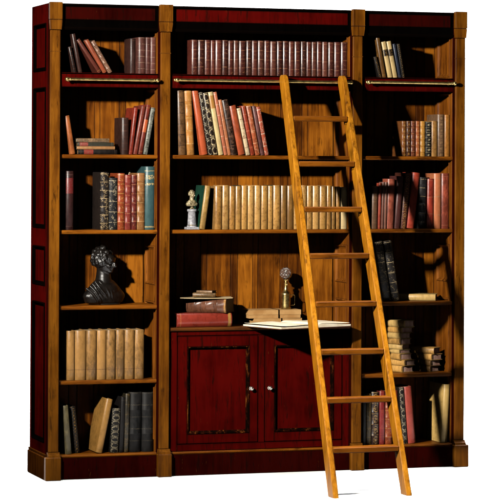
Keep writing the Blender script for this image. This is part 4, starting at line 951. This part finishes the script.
# the two heaps of small books
R1_ = random.Random(5); z = .4946
A = [(.034, .118, .086, 'stack_tan', -72), (.031, .128, .088, 'stack_tan', -66), (.033, .112, .088, 'stack_tan', -76), (.021, .112, .080, 'stack_cream', -74), (.025, .104, .080, 'stack_cream', -52),
     (.031, .112, .086, 'stack_tan', -71), (.030, .106, .080, 'stack_cream', -69), (.029, .118, .088, 'stack_tan', -68), (.036, .132, .088, 'stack_cream', -62)]
nm = ['lowest book of the tall left heap, tan with pink edges', 'second book from the bottom of the tall left heap', 'third book from the bottom of the tall left heap', 'thin cream book, fourth from the bottom of the tall left heap',
      'cream book in the middle of the tall left heap', 'fourth book from the top of the tall left heap', 'third book from the top of the tall left heap', 'tan book just under the top of the tall left heap', 'cream topmost book of the tall left heap']
dxs = (.006, .012, .002, -.004, -.008, -.003, -.006, 0, .004)
for (t, h, d, st, ya), lab, dx in zip(A, nm, dxs):
    flat_book(1.947+dx, .168+R1_.uniform(-.006, .006), z, t, h, d, st, ya, lab, 'small books in heaps on the fifth right shelf'); z += t+.0005
z = .4946
for (t, h, d, st, ya), lab, dx in zip([(.030, .118, .078, 'stack_brown', -64), (.031, .128, .084, 'stack_brown', -66), (.033, .124, .086, 'stack_tan', -68), (.033, .142, .076, 'stack_tan', -52)],
        ['bottom book of the short right heap, brown', 'second book from the bottom of the short right heap', 'tan book just under the top of the short right heap', 'topmost book of the short right heap, lying more squarely'], (-.002, .002, .008, -.006)):
    flat_book(2.103+dx, .168+R1_.uniform(-.005, .005), z, t, h, d, st, ya, lab, 'small books in heaps on the fifth right shelf'); z += t+.0005
# the slip of paper in the tan brown book
ps = MB(); ps.add([(-.0105, 0, 0), (.0105, 0, 0), (.0105, .001, 0), (-.0105, .001, 0), (.004, 0, .082), (.0085, 0, .082), (.0085, .001, .082), (.004, .001, .082)], [(0, 1, 5, 4), (2, 3, 7, 6), (1, 2, 6, 5), (3, 0, 4, 7), (4, 5, 6, 7), (0, 3, 2, 1)])
po = ps.build('paper_slip', paper, None); po.location = (.478, .2435, 1.475); po['label'] = 'white paper slip standing up behind the tan brown book beside the teal one'; po['category'] = 'paper'

# busts
def bust_mesh(name, mat, parent, k, face_deg, seed, vox, curls=170, drape=True):
    m = MB(); rr = random.Random(seed); Rz = Matrix.Rotation(radians(face_deg), 4, 'Z'); S_ = Matrix.Scale(k, 4)
    H_ = S_ @ Rz; B_ = S_ @ Matrix.Rotation(radians(face_deg*.35), 4, 'Z')
    hd = H_ @ Matrix.Translation((0, .014, -.016)) @ Matrix.Rotation(radians(2), 4, 'X')
    def e(c, r, T=hd, n=16): m.ball(c, r, n, T=T)
    e((0, .002, .212), (.041, .050, .050)); e((0, -.012, .186), (.034, .036, .042)); e((0, -.030, .163), (.020, .018, .014))      # skull, face, chin
    e((0, -.020, .170), (.029, .026, .018)); e((0, -.045, .217), (.030, .010, .016))                                              # jaw, forehead
    e((0, -.0465, .2035), (.028, .007, .005)); e((0, -.054, .190), (.0058, .010, .013)); e((0, -.059, .183), (.0065, .008, .0055))  # brow, nose
    e((.0065, -.053, .1815), (.004, .006, .0035)); e((-.0065, -.053, .1815), (.004, .006, .0035))
    e((0, -.0455, .1735), (.011, .006, .003)); e((0, -.0445, .1685), (.009, .006, .0032))                                          # lips
    for s_ in (-1, 1):
        e((s_*.013, -.0425, .1975), (.0065, .005, .0038)); e((s_*.021, -.036, .185), (.011, .012, .010)); e((s_*.040, .002, .192), (.005, .009, .014))
    for i in range(curls):                                                                                                       # hair
        a = rr.uniform(-2.5, 2.5)+pi/2; ph = rr.uniform(-.55, 1.45)
        x = .046*cos(ph)*cos(a); y = .004+.053*cos(ph)*sin(a); z_ = .214+.052*sin(ph)
        if y < -.030 and z_ < .238: continue
        q = rr.uniform(.0055, .0105); e((x*.97, y*.97, .214+(z_-.214)*.97), (q*rr.uniform(.7, 1.2), q, q*rr.uniform(.8, 1.6)), n=10)
    for a0, r0, a1, r1 in (((0, .010, .175), .030, (0, .006, .085), .042),):
        for i in range(30):
            t = i/29; e((0, .010, .172-.085*t), (r0+(r1-r0)*t*t, (r0+(r1-r0)*t*t)*1.02, .010), T=B_, n=24)
    for i in range(25):                                                                                                          # chest and sloping shoulders
        t = i/24; wd = .042+.072*min(1, t*1.35)**.75-.016*max(0, t-.65)/.35; z_ = .100-.096*t
        e((0, .006, z_), (wd, .030+.022*min(1, t*1.4), .013), T=B_, n=24)
    e((0, -.022, .058), (.060, .022, .036), T=B_, n=24)
    if drape:
        for q in range(9):                                                                                                       # folds of the cloak, from the left shoulder across
            x0_, z0_ = -.104+.014*q, .066+.030*min(1, q/3.)-.004*max(0, q-5)
            for i in range(22):
                t = i/21; x_ = x0_+(.060-.004*q)*t+.004*sin(5*t+q); y_ = .012-.052*sin(min(1.0, .25+.85*t)*pi*.62)-.004*(q % 2); z_ = z0_-.078*t
                if z_ < .006: continue
                e((x_, y_, z_), (.0052, .0052, .006), T=B_, n=8)
    for i in range(40):                                                                                                          # rough modelling
        a = rr.uniform(-pi, 0); t = rr.random(); e((.092*cos(a)*(.4+.6*t), .006+.046*sin(a)*(.5+.5*t), .094-.085*t), (.007, .007, .007), T=B_, n=8)
    o = m.build(name, mat, parent, 60)
    md = o.modifiers.new('join', 'REMESH'); md.mode = 'VOXEL'; md.voxel_size = vox; md.use_smooth_shade = True
    s2 = o.modifiers.new('smooth', 'SMOOTH'); s2.iterations = 2; s2.factor = .35
    return o
bt_ = thing('bust', 'dark bronze bust of a curly haired head looking right, on the fourth left shelf', 'bust', (.330, .155, .8713))
bo = bust_mesh('figure', bronze, bt_, 1.125, 52, 3, .0028)
m = MB(); m.lathe([(.080, 0), (.082, .003), (.080, .007), (.074, .009)], n=40, T=Matrix.Diagonal((1, .62, 1, 1))); m.build('base', bronze, bt_, 40)
bo.location = (0, 0, .0085)
st_ = thing('statuette', 'small ivory bust on a grey marble column beside the mottled tan volumes', 'statuette', (.782, .115, 1.2532))
m = MB(); m.box(-.034, .034, -.028, .028, 0, .0125, b=.0015); m.build('plinth', marble, st_)
m = MB(); m.lathe([(.0265, .0127), (.0265, .017), (.0245, .0205), (.0235, .024), (.0205, .088), (.0215, .090), (.0255, .094), (.0255, .102), (.022, .1045)], n=32); m.build('column', marble, st_, 35)
m = MB(); m.lathe([(.0256, .0205), (.0262, .022), (.0256, .0235), (.0242, .0236)], n=32); m.build('gilt_ring', brass, st_, 35)
m = MB(); m.lathe([(.012, .1047), (.013, .107), (.007, .112), (.007, .118), (.012, .121), (.006, .126)], n=20); m.build('socle', ivory, st_, 40)
b2 = bust_mesh('figure', ivory, st_, .32, 40, 9, .0013, 120, True); b2.location = (0, 0, .120)
